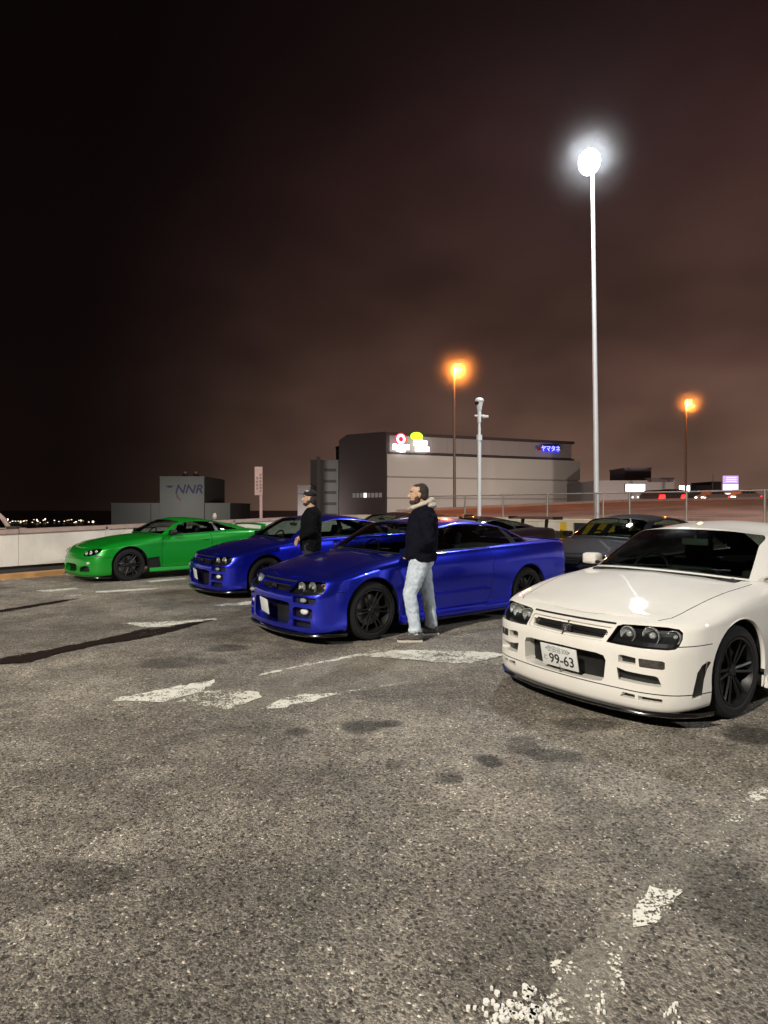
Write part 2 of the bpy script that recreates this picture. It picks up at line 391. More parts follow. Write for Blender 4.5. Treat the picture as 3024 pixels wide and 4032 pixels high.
# ---- wire fence on the right wall
FEN = mat('galvanised_steel', (.42, .36, .32), .45, metal=.6, noise=(8, .15)); WIRE = mat('fence_wire', (.30, .22, .19), .5, metal=.5)
fs_ = wall_s(1655); fr_ = empty('wire_fence', (CORNER.x, CORNER.y, 0), math.atan2(RD.y, RD.x)); tag(fr_, 'see-through wire mesh fence with steel posts standing on the barrier wall', 'fence')
posts = [wall_s(p) for p in (1660, 1815, 1965, 2140, 2330, 2465, 2690, 3000)]; posts += [posts[-1] + 2 * i for i in range(1, 4)]
for i, p in enumerate(posts):
    m = MB(); m.tube([(p, .16, rz_(p) - .05), (p, .16, 1.875)], .028, 10); m.box(p - .05, p + .05, .11, .21, rz_(p), rz_(p) + .012); m.build('fence_post', FEN, fr_, 40)
    if i in (4, 7): m = MB(); m.tube([(p + .22, .16, rz_(p) - .05), (p + .22, .16, 1.84)], .02, 8); m.build('fence_post', FEN, fr_, 40)
for a, b_ in zip(posts[:-1], posts[1:]):
    m = MB(); m.tube([(a + .03, .16, 1.85), (b_ - .03, .16, 1.85)], .017, 8); m.build('rail', FEN, fr_, 40)
    m = MB(); zb = rz_(a) + .06; zt = 1.83; h = zt - zb; x = a - h
    while x < b_:
        for sg in (1, -1):
            p0 = [x, zb] if sg > 0 else [x, zt]; p1 = [x + h, zt] if sg > 0 else [x + h, zb]
            ta = max(0, (a + .03 - p0[0]) / h); tb = min(1, (b_ - .03 - p0[0]) / h)
            if tb - ta > .03:
                q0 = (p0[0] + h * ta, p0[1] + (p1[1] - p0[1]) * ta); q1 = (p0[0] + h * tb, p0[1] + (p1[1] - p0[1]) * tb)
                m.tube([(q0[0], .16, q0[1]), (q1[0], .16, q1[1])], .0022, 3, caps=False)
        x += .085
    m.build('mesh_panel', WIRE, fr_)

# ---- paint on the deck (worn white) and dark bands
PW1 = worn_paint('worn_white', (.80, .77, .66), .66, 8, 1.0); PW2 = worn_paint('very_worn_white', (.78, .74, .62), .86, 7, 5.0); PW3 = worn_paint('worn_white_fine', (.76, .72, .6), .78, 12, 9.0)
mk = empty('road_marking', (0, 0, 0)); mk['kind'] = 'structure'
PW4 = worn_paint('chipped_white', (.80, .77, .66), .74, 26, 4.0)
def marking(pix, m, z=.004, name='road_marking', dens=1):
    C_ = [gpt(*p) for p in pix]; P = []; rr_ = random.Random(len(pix) * 7 + int(pix[0][0]))
    for a_, b_ in zip(C_, C_[1:] + C_[:1]):       # ragged, chipped outline
        n_ = max(1, min(60, int((b_ - a_).length / .05)))
        for q in range(n_):
            p_ = a_.lerp(b_, q / n_); k_ = min(.022, (b_ - a_).length * .2); P.append(p_ + Vector((rr_.uniform(-k_, k_), rr_.uniform(-k_, k_), 0)))
    mb = MB(); mb.add([(p.x, p.y, z) for p in P], [tuple(range(len(P)))]); o = mb.build(name, m); o['kind'] = 'structure'; return o
bpy.data.objects.remove(mk)
marking([(434, 2757), (843, 2676), (850, 2688), (790, 2724), (700, 2750), (640, 2764), (440, 2763)], PW1)
marking([(780, 2722), (1000, 2722), (1040, 2745), (900, 2795), (690, 2766)], PW3, .006)
marking([(1050, 2793), (1062, 2771), (1200, 2733), (1330, 2733), (1220, 2764), (1094, 2790)], PW1)
marking([(1020, 2655), (1560, 2546), (1545, 2556), (1500, 2566), (1400, 2588), (1120, 2640), (1020, 2662)], PW3)
marking([(1390, 2584), (1557, 2564), (1760, 2562), (1943, 2572), (1992, 2582), (1850, 2614), (1730, 2611), (1557, 2594)], PW1, .008)
marking([(1330, 2728), (1620, 2685), (1600, 2692), (1330, 2742)], PW2, .008)
marking([(480, 2455), (690, 2446), (850, 2436), (850, 2441), (700, 2470), (570, 2470)], PW1)
marking([(840, 2383), (1010, 2366), (1010, 2380), (870, 2388)], PW1)
marking([(370, 2329), (620, 2315), (610, 2321), (380, 2336)], PW1); marking([(575, 2288), (735, 2276), (725, 2282), (590, 2293)], PW1)
marking([(140, 2326), (300, 2314), (310, 2320), (180, 2332)], PW1); marking([(255, 2345), (320, 2340), (318, 2347), (260, 2350)], PW3)
marking([(2060, 4032), (2180, 3800), (2480, 3530), (2760, 3290), (2960, 3130), (3024, 3085), (3024, 3130), (2800, 3330), (2640, 3560), (2500, 3680), (2420, 4032)], PW2)
marking([(2470, 3590), (2560, 3500), (2680, 3510), (2600, 3620), (2500, 3650)], PW4, .008)
marking([(1900, 4060), (2010, 3960), (2150, 3890), (2230, 3960), (2220, 4060)], PW4, .008)
gp = worn_paint('ghost_paint', (.62, .57, .46), .52, 6, 2.0); rn = [n for n in gp.node_tree.nodes if n.type == 'MAP_RANGE'][0]; rn.inputs['From Max'].default_value = 1.25; rn.inputs['To Max'].default_value = .30
marking([(2060, 4032), (2200, 3800), (2480, 3530), (2760, 3290), (2960, 3130), (3024, 3085), (3024, 3160), (2800, 3380), (2640, 3580), (2500, 3720), (2400, 4032)], gp, .003)
marking([(430, 2762), (850, 2674), (1060, 2640), (1560, 2548), (1600, 2560), (2000, 2580), (1850, 2618), (1620, 2690), (1330, 2740), (1090, 2800), (900, 2795), (700, 2768)], gp, .003)
marking([(470, 2455), (690, 2444), (860, 2434), (860, 2446), (700, 2472), (500, 2478)], gp, .003); marking([(300, 2330), (800, 2296), (900, 2288), (890, 2300), (760, 2318), (400, 2340)], gp, .003)
def dark_mat(name, col, amt, seed):
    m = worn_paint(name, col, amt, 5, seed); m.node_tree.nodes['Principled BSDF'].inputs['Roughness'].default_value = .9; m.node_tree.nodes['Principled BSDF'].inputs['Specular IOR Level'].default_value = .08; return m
ST1 = dark_mat('dark_band', (.020, .013, .010), .58, 3); ST2 = dark_mat('oil_stain', (.045, .036, .030), .66, 7)
def blob(cx, cy, rx, ry, seed, m, z=.012):
    r_ = random.Random(seed); pts = []
    for i in range(26):
        a = 2 * math.pi * i / 26; k_ = 1 + r_.uniform(-.22, .22); pts.append((cx + rx * k_ * math.cos(a), cy + ry * k_ * math.sin(a)))
    marking(pts, m, z, 'dark_patch')
def band_poly(p, m, z=.012): marking(p, m, z, 'dark_patch')
band_poly([(-20, 2600), (200, 2560), (420, 2515), (590, 2474), (700, 2462), (850, 2440), (780, 2458), (700, 2482), (620, 2502), (540, 2520), (400, 2538), (230, 2576), (110, 2612), (-20, 2618)], ST1)  # long dark brown bands laid flat on the deck
band_poly([(-20, 2408), (120, 2385), (230, 2368), (310, 2358), (240, 2372), (130, 2392), (-20, 2416)], ST1)
# loose chips of broken paint near the camera
CH = mat('paint_chip', (.80, .77, .70), .6); m = MB(); r_ = random.Random(5)
def chips(cx, cy, sx, sy, n, s0_, s1_):
    for _ in range(n):
        p = gpt(cx + r_.gauss(0, sx), cy + r_.gauss(0, sy)); a = r_.uniform(s0_, s1_); k_ = r_.randint(5, 8); t0 = r_.uniform(0, 6)
        P_ = [(p.x + a * r_.uniform(.6, 1.2) * math.cos(t0 + 2 * math.pi * i / k_), p.y + a * r_.uniform(.6, 1.2) * math.sin(t0 + 2 * math.pi * i / k_)) for i in range(k_)]
        m.prism(P_, .0, .0095 if a > .004 else .003)
chips(2030, 3985, 75, 28, 60, .004, .011); chips(2085, 3925, 25, 22, 14, .004, .011); chips(2370, 3955, 14, 30, 14, .002, .006); chips(2640, 3990, 22, 26, 14, .003, .006)
chips(2590, 3545, 45, 26, 60, .0015, .004); chips(2560, 3440, 55, 35, 16, .0015, .003); chips(2330, 3650, 60, 40, 12, .0015, .003); chips(1900, 3500, 700, 260, 90, .001, .0022)
tag(m.build('paint_chips', CH), kind='stuff')

# ---- lamp masts
GALV = mat('mast_steel', (.78, .79, .80), .45, metal=.1)
def mast(name, x, y, h, r0, r1, label, head, lean=0.0, base_z=0.0, group=None, metal=None):
    root = empty(name, (x, y, base_z)); tag(root, label, 'lamp post', group)
    m = MB(); m.tube([(0, 0, 0), (lean * .3, 0, h * .33), (lean * .66, 0, h * .66), (lean, 0, h)], [r0, r0 * .8 + r1 * .2, (r0 + r1) / 2, r1], 16); m.build('pole', metal or GALV, root, 60)
    m = MB(); m.lathe([(r0 * 2.4, 0), (r0 * 2.4, .03), (r0 * 1.1, .05), (r0 * 1.1, .35)], 16, axis='z'); m.build('base_plate', metal or GALV, root, 50)
    return root
def light(name, kind, loc, energy, color, size=.3, parent=None, rot=None, spot=None):
    l = bpy.data.lights.new(name, kind); l.energy = energy; l.color = color
    if kind == 'AREA': l.shape = 'DISK'; l.size = size
    else: l.shadow_soft_size = size
    if spot: l.spot_size = R(spot); l.spot_blend = .6
    o = bpy.data.objects.new(name, l); COL.objects.link(o); o.location = loc
    if rot: o.rotation_euler = rot
    if parent is not None: o.parent = parent
    return o
LEDW = emis('led_white', (.90, .95, 1.0), 30)
SODE = emis('sodium_glow', (1.0, .42, .06), 2.6)
def flood_head(root, z, yaw, tilt=35, R_=.46, lean=0):
    """ring of LED floodlights round the mast top"""
    h = MB(); h.tube([(lean - .05, 0, z - .05), (lean - .05, 0, z + .30)], .05, 10); h.build('head_bracket', GALV, root, 50)
    M0 = Matrix.Translation((lean, 0, z + .12)) @ Matrix.Rotation(yaw, 4, 'Z') @ Matrix.Rotation(R(90 + tilt), 4, 'Y')
    m = MB(); 
    m.lathe([(.0, -.06), (R_, -.06), (R_ + .02, -.03), (R_ + .02, .03), (R_ - .02, .05)], 28, axis='z')
    for i, v in enumerate(m.v): m.v[i] = tuple(M0 @ Vector((v[0] * 1.0, v[1] * .86, v[2])))
    m.build('lamp_housing', mat('lamp_grey', (.5, .5, .52), .4), root, 50)
    for rr, n in ((0, 1), (.24, 6)):
        for i in range(n):
            a = 2 * math.pi * i / n; e_ = MB(); e_.lathe([(0, .055), (.105, .052), (.112, .045), (.112, .0)], 14, axis='z', c=(rr * math.cos(a), rr * math.sin(a), 0))
            for q, v in enumerate(e_.v): e_.v[q] = tuple(M0 @ Vector((v[0], v[1] * .86, v[2])))
            e_.build('lamp', LEDW, root, 50)
# the mast in the picture
MX, MY = (2352 - 1512) / 2415 * 18.0, 18.0
mz = at(2325, 655, 18.0).z
ms = mast('floodlight_mast', MX, MY, mz, .080, .045, 'tall pale steel mast with one glaring white floodlight, behind the barrier', None, lean=-.17)
flood_head(ms, mz, math.atan2(-8, -3.6), 12, .34, lean=-.26)
light('floodlight', 'POINT', (-.42, -.55, mz + .05), 3600, (.90, .95, 1.0), .28, ms)
# the mast the near cars and the men are lit by, beside the photographer
m2x, m2y = -10.5, -9.2
ms2 = mast('floodlight_mast', m2x, m2y, 12.6, .11, .06, 'tall steel floodlight mast outside the picture behind the photographer', None)
flood_head(ms2, 12.6, math.atan2(15, 10), 35)
light('floodlight', 'SPOT', (.35, .35, 12.5), 22000, (1.0, .93, .82), .30, ms2, (R(50), 0, R(-33)), 150)
ms3 = mast('floodlight_mast', 21, -1.5, 12.6, .11, .06, 'tall steel floodlight mast outside the picture on the right side', None)
flood_head(ms3, 12.6, math.atan2(8, -18), 35)
light('floodlight', 'SPOT', (-.35, .2, 12.5), 6500, (.93, .96, 1.0), .30, ms3, (R(55), 0, R(66)), 150)
# camera pole
cp = empty('camera_pole', (2.95, 19.0, 0)); tag(cp, 'short pale pole with a white dome camera and cross bracket on top', 'camera pole')
m = MB(); m.tube([(0, 0, 0), (0, 0, 3.6)], .060, 14); m.tube([(0, 0, 3.6), (0, 0, 4.1)], .045, 14); m.lathe([(.09, 3.55), (.09, 3.72)], 14, axis='z'); m.build('pole', GALV, cp, 50)
m = MB(); m.box(-.15, .16, -.04, .04, 4.28, 4.34, bev=.01); m.box(.10, .27, -.09, .05, 4.24, 4.32, bev=.02); m.tube([(0, 0, 4.1), (0, 0, 4.5)], .06, 12); m.build('bracket', mat('camera_white', (.72, .72, .72), .4), cp, 40)
m = MB(); m.tube([(0, 0, 4.48), (0, 0, 4.62), (.02, 0, 4.74)], [.07, .09, .10], 14); m.ell((.0, 0, 4.78), (.14, .12, .10), 16, 10); m.build('camera_housing', mat('camera_white'), cp, 60)
m = MB(); m.ell((-.07, -.03, 4.70), (.075, .075, .07), 14, 8); m.build('lens_dome', GLOSSB if 'GLOSSB' in globals() else mat('gloss_black', (.008, .008, .008), .18, coat=.6), cp, 60)
# sodium lamps on the far road
def sodium(px, py, Y, base_py, label):
    p = at(px, py, Y); b_ = at(px - 12, base_py, Y)
    root = mast('street_lamp', b_.x, Y, p.z - b_.z + .1, .11, .07, label, None, lean=p.x - b_.x - .28, base_z=b_.z, group=None, metal=mat('warm_steel', (.35, .26, .2), .5, metal=.3))
    h = p.z - b_.z; lx = p.x - b_.x
    m = MB(); m.tube([(lx - .28, 0, h + .05), (lx - .1, -.05, h + .22), (lx + .1, -.1, h + .24)], .045, 8); m.box(lx - .22, lx + .28, -.22, .10, h + .10, h + .26, bev=.03); m.build('lamp_housing', mat('lamp_grey'), root, 50)
    m = MB(); m.ell((lx, -.06, h + .02), (.24, .16, .13), 16, 9); m.build('lamp', SODE, root, 60)
    light('sodium_light', 'POINT', (lx, -.10, h - .25), 3200, (1.0, .27, .04), .2, root)
    return root
sodium(1802, 1447, 46, 2004, 'orange glowing street lamp on a thin pole left of the camera pole')
sodium(2712, 1582, 60, 1985, 'orange glowing street lamp on a thin pole at far right')

# ---- sign post on the left
sg_ = at(1028, 2036, 21.5); sp_ = empty('notice_sign', (sg_.x, 21.5, 0)); tag(sp_, 'narrow upright pinkish sign board on a post behind the white wall', 'sign')
PINK = mat('sign_pink', (.55, .36, .32), .6, noise=(6, .1)); INK = mat('sign_ink', (.12, .06, .06), .7)
zt = at(1020, 1838, 21.5).z; zb = at(1020, 1950, 21.5).z; zl = at(1020, 2040, 21.5).z
m = MB(); m.box(-.045, .045, -.03, .03, 0, zb + .02); m.build('post', PINK, sp_)
m = MB(); m.box(-.215, .06, -.05, -.032, zb, zt, bev=.008); m.build('board', PINK, sp_)
r_ = random.Random(11)
for colx, zs in ((-.005, np.arange(zt - .28, zb + .12, -.115)), (-.125, np.arange(zt - .40, zb + .2, -.12))):
    for z in zs:        # strokes of small upright characters, too far to read
        m = MB()
        for q in range(3): m.box(colx - .038, colx + .038, -.0545, -.052, z - .03 + q * .026, z - .022 + q * .026)
        m.box(colx - .006, colx + .006, -.0575, -.055, z - .035, z + .035); m.build('character', INK, sp_)

# ---- buildings
BW = mat('warehouse_wall', (.29, .262, .235), .9, noise=(.05, .10)); BD = mat('warehouse_shaded', (.026, .016, .016), .9, noise=(.06, .12)); BT = mat('warehouse_trim', (.028, .015, .016), .9)
B2 = mat('warehouse_band', (.185, .155, .145), .9, noise=(.05, .1)); GREYB = mat('office_grey', (.13, .125, .115), .9, noise=(.08, .15)); GREYD = mat('office_dark', (.05, .042, .042), .9)
wh = empty('warehouse', (0, 0, 0)); tag(wh, 'huge windowless warehouse with dark-coloured shaded side wall and lit signs near its roof', 'warehouse')
A_ = Vector((at(1520, 1998, 150).x, 150)); B_ = Vector((at(2258, 1998, 172).x, 172)); C_ = Vector((at(1335, 1998, 158).x, 158)); ZT = at(1520, 1700, 150).z
d_ = (B_ - A_).normalized(); nr = Vector((d_.y, -d_.x)); Lw = (B_ - A_).length
Mw = Matrix.Translation((A_.x, A_.y, 0)) @ Matrix.Rotation(math.atan2(d_.y, d_.x), 4, 'Z'); wh.matrix_world = Mw
zpy = lambda py, Y=150: at(1520, py, Y).z
z_b, z_1, z_2 = zpy(1784), zpy(1874), zpy(1958)
for (za, zb2, nm) in ((-9, z_2 - .35, 'wall'), (z_2 + .05, z_1 - .35, 'wall'), (z_1 + .05, z_b - .2, 'wall')):
    m = MB(); m.box(0.3, Lw + (2.3 if nm == 'wall' else 0), .0, 40, za, zb2); m.build('wall', BW, wh)
for za, zb2 in ((z_2 - .35, z_2 + .05), (z_1 - .35, z_1 + .05)): m = MB(); m.box(.3, Lw + 2, .35, 39, za, zb2); m.build('wall_joint', B2, wh)
m = MB(); m.box(.3, Lw, .9, 40, z_b - .2, ZT - .7); m.build('upper_band', B2, wh)
m = MB(); m.box(.3, Lw + .5, .2, 40.4, ZT - .7, ZT); m.build('roof_edge', BT, wh)
m = MB(); m.box(.3, Lw + .5, .35, 1.1, z_b - .19, z_b + .35); m.build('ledge', BT, wh)
for i in range(1, 13): m = MB(); m.box(i * Lw / 13 - .05, i * Lw / 13 + .05, .84, .895, z_b + .36, ZT - .71); m.build('cladding_rib', B2, wh)
# side wall, its shade put into a near-black colour
e_ = (C_ - A_); Le = e_.length; ang = math.atan2(e_.y, e_.x) - math.atan2(d_.y, d_.x)
Ms = Matrix.Rotation(ang, 4, 'Z')
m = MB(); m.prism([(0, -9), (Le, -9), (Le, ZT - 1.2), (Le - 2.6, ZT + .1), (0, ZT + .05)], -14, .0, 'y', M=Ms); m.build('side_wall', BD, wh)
for i in range(8):
    a = 1.2 + i * 1.15; m = MB(); m.box(a, a + .85, .0, .09, zpy(1958), zpy(1940), M=Ms); m.build('side_window', emis('dim_window', (.35, .30, .27), .42) if i != 4 else emis('bright_window', (.9, .85, .95), 2.0), wh)
# added floodlights, unseen below the barrier, brighten the warehouse, depot and grey building
def added_flood(x, y, z, tx, ty, tz, e, col, label, group=None):
    root = empty('added_floodlight', (x, y, -9)); tag(root, label, 'floodlight', group); d_ = Vector((tx - x, ty - y, tz - z)).normalized(); q = d_.to_track_quat('-Z', 'Y')
    m = MB(); m.tube([(0, 0, 0), (0, 0, z + 9 - .3)], .08, 8); m.build('pole', GALV, root, 50)
    m = MB(); m.box(-.5, .5, -.3, .3, .02, .25, M=Matrix.Translation((0, 0, z + 9)) @ q.to_matrix().to_4x4(), bev=.03); m.build('lamp_housing', mat('lamp_grey', (.5, .5, .52), .4), root, 40)
    l = light('added_light', 'AREA', (0, 0, z + 9), e, col, 1.0, root); l.rotation_euler = q.to_euler(); l.data.spread = R(150)
for i_, (x_, e_w) in enumerate(((2, 1), (18, 1), (34, 1), (50, 1.1), (66, .7))):
    added_flood(x_, 112 + i_ * 2, -2.5, x_ + 4, 160, 9, 5600 * e_w, (1.0, .87, .78), 'added unseen floodlight on a short pole, brightening the warehouse front', 'added floodlights brightening the warehouse')
added_flood(-62, 172, -3, -66, 200, 4, 5200, (1.0, .97, .9), 'added unseen floodlight on a short pole, brightening the lettered depot')
added_flood(-21, 150, -3, -17, 176, 6, 4500, (1.0, .96, .9), 'added unseen floodlight on a short pole, brightening the pale grey building')
# signs on the warehouse
def wpt(px, py):        # point on the warehouse front seen at a pixel
    u = (px - 1512) / 2415; P = A_ + nr * .8; s_ = (u * P.y - P.x) / (d_.x - u * d_.y); Y = P.y + d_.y * s_; return s_, at(px, py, Y).z, Y
RED = emis('sign_red', (1.0, .02, .06), 1.6); WHT = emis('sign_white', (.95, .97, 1.0), 7.0); GRN = emis('sign_green', (.45, 1.0, .02), 3.2); BLU = emis('sign_blue', (.03, .03, 1.0), 1.5); PNK = emis('sign_pinkwhite', (1.0, .72, .85), 2.2)
s_, z_, Y_ = wpt(1579, 1729)
lg = empty('lit_logo_sign', (0, 0, 0)); lg.matrix_world = Mw @ Matrix.Translation((s_, -.8, z_)); tag(lg, 'round red glowing sign with white ring on the warehouse front', 'lit sign')
for nm, r0, r1, mt, y in (('ring', 1.25, 1.52, RED, 0), ('ring', .58, 1.25, PNK, .05), ('centre', 0, .58, RED, .0)):
    m = MB(); m.lathe([(r0, y), (r1, y), (r1, y + .25)], 36, axis='y'); m.build(nm, mt, lg)
def bars(name, label, px0, px1, py0, py1, mt, seed, hole=True):
    sa, za, Y = wpt(px0, py1); sb, zb_, _ = wpt(px1, py0)
    root = empty(name, (0, 0, 0)); root.matrix_world = Mw @ Matrix.Translation((sa, -.8, za)); tag(root, label, 'lit sign')
    w_ = sb - sa; h_ = zb_ - za; r__ = random.Random(seed); n_ = max(3, int(w_ / 1.0)); a = 0
    for i in range(n_):      # glaring letters that have run together
        bw = w_ / n_; m = MB(); m.box(a + .04, a + bw - .04, 0, .25, h_ * r__.uniform(0, .12), h_ * r__.uniform(.86, 1), bev=.03); m.build('letter', mt, root); a += bw
    return root
bars('lit_sign', 'glaring white lettering just under the round red sign', 1548, 1613, 1750, 1770, WHT, 1); bars('lit_sign', 'short glaring white lower line under the round red sign', 1563, 1597, 1771, 1779, WHT, 2)
bars('lit_sign', 'glaring white lettering right of the round red sign, upper line', 1630, 1682, 1732, 1754, WHT, 3); bars('lit_sign', 'glaring white lettering right of the round red sign, lower line', 1636, 1690, 1757, 1776, WHT, 4)
s_, z_, Y_ = wpt(1642, 1718); m = MB(); m.lathe([(0, 0), (1.25, 0), (1.45, .12), (1.45, .3)], 20, axis='y'); go_ = m.build('lit_leaf_sign', GRN, None); 
go_.matrix_world = Mw @ Matrix.Translation((s_, -.8, z_)) @ Matrix.Diagonal((1.15, 1, .72, 1)); tag(go_, 'yellow-green glowing emblem above the white lettering on the warehouse', 'lit sign')
s_, z_, Y_ = wpt(2168, 1768); jt = empty('lit_name_sign', (0, 0, 0)); jt.matrix_world = Mw @ Matrix.Translation((s_, -.8, z_)); tag(jt, 'blue glowing sign reading ヤマタネ at the right end of the warehouse', 'lit sign')
text('letters', 'ヤマタネ', 1.75, emis('sign_letters', (.62, .62, 1.0), 1.6), jt, (0, -.06, 0), (R(90), 0, 0), .02, sx=.92, offset=.012)
m = MB(); m.box(-2.9, 2.9, .0, .12, -.85, .85, bev=.04); m.build('backing', BLU, jt)
m = MB(); m.lathe([(0, 0), (.5, 0), (.5, .2)], 20, axis='y', c=(-3.9, 0, -.1)); m.build('emblem', emis('sign_dull_red', (.35, .02, .04), .5), jt)
# grey block left of the warehouse
def block(name, label, px0, px1, pytop, Y, depth, m_, pybot=None, extra=None):
    a = at(px0, pytop, Y); b_ = at(px1, pytop, Y); z0 = -9 if pybot is None else at(px0, pybot, Y).z
    root = empty(name, (a.x, Y, 0)); tag(root, label, 'building')
    w_ = b_.x - a.x; mb = MB(); mb.box(0, w_, 0, depth, z0, a.z); mb.build('wall', m_, root)
    mb = MB(); mb.box(-.15, w_ + .15, -.15, depth + .1, a.z + .002, a.z + .3); mb.build('parapet', m_, root)
    if extra: extra(root, w_, a.z)
    return root
def tower_x(root, w_, zt_):
    m = MB(); m.box(w_ * .22, w_ * .36, -.4, 0, -9, zt_ + 1.2); m.build('stair_shaft', mat('stair_concrete', (.17, .165, .15), .9), root)
    for i in range(5): m = MB(); m.box(w_ * .5, w_ * .93, -.03, .0, zt_ - 3 - i * 3.2, zt_ - 2.2 - i * 3.2); m.build('louvre', GREYD, root)
block('grey_building', 'pale grey concrete building standing left of the dark warehouse wall', 1222, 1332, 1815, 175, 20, GREYB, None, tower_x)
block('dark_building', 'dark building left of the grey concrete block, behind the man in black cap', 1172, 1222, 1915, 160, 15, GREYD)
# white block with NNR lettering
def nnr_x(root, w_, zt_):
    for q in range(1, 3): m = MB(); m.box(w_ * q / 3 - .12, w_ * q / 3 + .12, -.16, -.001, -9, zt_); m.build('wall_joint', GREYD, root)
NG = mat('depot_grey', (.085, .083, .078), .9, noise=(.06, .15))
nn = block('depot_building', 'grey stepped building with dark NNR lettering on its tower', 438, 906, 1984, 200, 30, NG, None, nnr_x)
ta, tb_ = at(632, 1880, 200), at(806, 1880, 200); ox = at(438, 1984, 200).x
m = MB(); m.box(ta.x - ox, tb_.x - ox, -.6, 25, -9, ta.z); m.build('tower', NG, nn)
m = MB(); m.box(ta.x - ox - .1, tb_.x - ox + .1, -.75, 25.1, ta.z + .002, ta.z + .35); m.build('tower_parapet', NG, nn)
LETD = mat('letter_purple', (.018, .012, .05), .8)
for px in (723, 765):
    p = at(px, 1868, 200); m = MB(); m.tube([(p.x - ox, 2, ta.z), (p.x - ox, 2, ta.z + 1.2), (p.x - ox, 2, ta.z + 2.0)], [.9, .8, .45], 14); m.build('roof_tank', mat('tank_pink', (.20, .10, .085), .8), nn, 50)
p = at(745, 1928, 200); text('letters', 'NNR', 4.0, LETD, nn, (p.x - ox, -.62, p.z), (R(90), 0, 0), .05, sx=1.05, shear=.25, offset=.06)
p = at(671, 1915, 200); m = MB(); m.prism([(-1.3, .35), (-.5, .1), (0, .35), (.6, .05), (1.3, .35), (.7, -.45), (-.6, -.45)], -.66, -.61, 'y', M=Matrix.Translation((p.x - ox, 0, p.z))); m.build('emblem', LETD, nn)
p = at(712, 1955, 200); m = MB(); m.tube([(p.x - ox - 1.2, -.64, p.z + 1.0), (p.x - ox - .9, -.64, p.z - .2), (p.x - ox + .2, -.64, p.z - 1.3)], [.15, .3, .2], 6, ry=.03); m.build('emblem', mat('letter_maroon', (.07, .02, .025), .8), nn)
# small blocks on the right
block('low_building', 'low dark building right of the tall mast base', 2290, 2345, 1905, 150, 12, GREYD)
block('mid_building', 'grey building with dark roof slab and white lit shop boxes', 2350, 2655, 1897, 140, 20, mat('shop_grey', (.085, .072, .068), .9))
block('roof_tower', 'dark block rising above the grey building', 2462, 2564, 1846, 146, 10, mat('roof_dark', (.055, .04, .045), .9), 1890)
block('roof_slab', 'flat dark roof slab over the grey building right of the dark block', 2565, 2652, 1886, 138, 8, BT, 1897)
block('far_building', 'dark low building below the thin antenna at right', 2745, 2800, 1915, 180, 12, GREYD); block('far_building', 'dark rounded low building right of the antenna', 2800, 2840, 1900, 185, 12, GREYD)
for i, (a, b_, t_, bb, lb) in enumerate(((2464, 2540, 1906, 1936, 'wide glaring white sign box on the grey building'), (2674, 2717, 1912, 1938, 'small glaring white sign box right of the grey building'))):
    P0, P1 = at(a, bb, 132), at(b_, t_, 132); r0 = empty('lit_box_sign', (P0.x, 132, P0.z)); tag(r0, lb, 'lit sign'); w_, h_ = P1.x - P0.x, P1.z - P0.z
    m = MB(); m.box(-.1, w_ + .1, .05, .6, -.1, h_ + .1, bev=.05); m.build('box', GREYD, r0); m = MB(); m.box(.05, w_ - .05, -.02, .045, .05, h_ - .05, bev=.02); m.build('face', emis('sign_box_white', (.95, 1.0, .96), 6.0), r0)
    m = MB(); m.box(w_ / 2 - .15, w_ / 2 + .15, .1, .4, -12, -.11); m.build('post', GREYD, r0)
P0, P1 = at(2851, 1935, 120), at(2908, 1873, 120); r0 = empty('pylon_sign', (P0.x, 120, P0.z)); tag(r0, 'lilac glowing pylon sign of stacked boxes at far right', 'lit sign'); w_, h_ = P1.x - P0.x, P1.z - P0.z
for za, zb2, mt in ((.52, 1.0, emis('pylon_lilac', (.75, .48, .95), 1.0)), (.0, .48, emis('pylon_pale', (.85, .72, 1.0), 1.5)), (-.62, -.1, emis('pylon_low', (1.0, .86, .86), 1.8))):
    m = MB(); m.box(0 if za >= 0 else -.2, w_ if za >= 0 else w_ * .8, 0, .5, za * h_, zb2 * h_, bev=.04); m.build('lit_face', mt, r0)
for q in range(3):
    m = MB(); m.box(w_ * .15, w_ * .85, -.03, -.001, h_ * (.62 + q * .12), h_ * (.66 + q * .12)); m.build('letter_row', emis('pylon_text', (.95, .85, 1.0), 1.6), r0)
m = MB(); m.box(w_ * .4, w_ * .6, .1, .4, -9 - P0.z, -.63 * h_); m.build('post', GREYD, r0)
p = at(2807, 1868, 150); m = MB(); m.tube([(p.x, 150, at(2807, 1925, 150).z), (p.x, 150, p.z)], [.12, .05], 6); tag(m.build('antenna', GREYD, None), 'thin dark antenna mast left of the lilac pylon sign', 'antenna')
for i, (px, py) in enumerate(((2491, 1958), (2512, 1957), (2560, 1962), (2756, 1958))):
    p = at(px, py, 110); m = MB(); m.ell(p, (.16, .16, .16), 10, 6); tag(m.build('distant_lamp', emis('lamp_dot', (1, .95, .85), 4), None, 50), ['small white lamp dot under the wide white sign box, left one', 'small white lamp dot under the wide white sign box, right one', 'small white lamp dot between the two white sign boxes', 'small white lamp dot right of the small white sign box'][i], 'lamp')
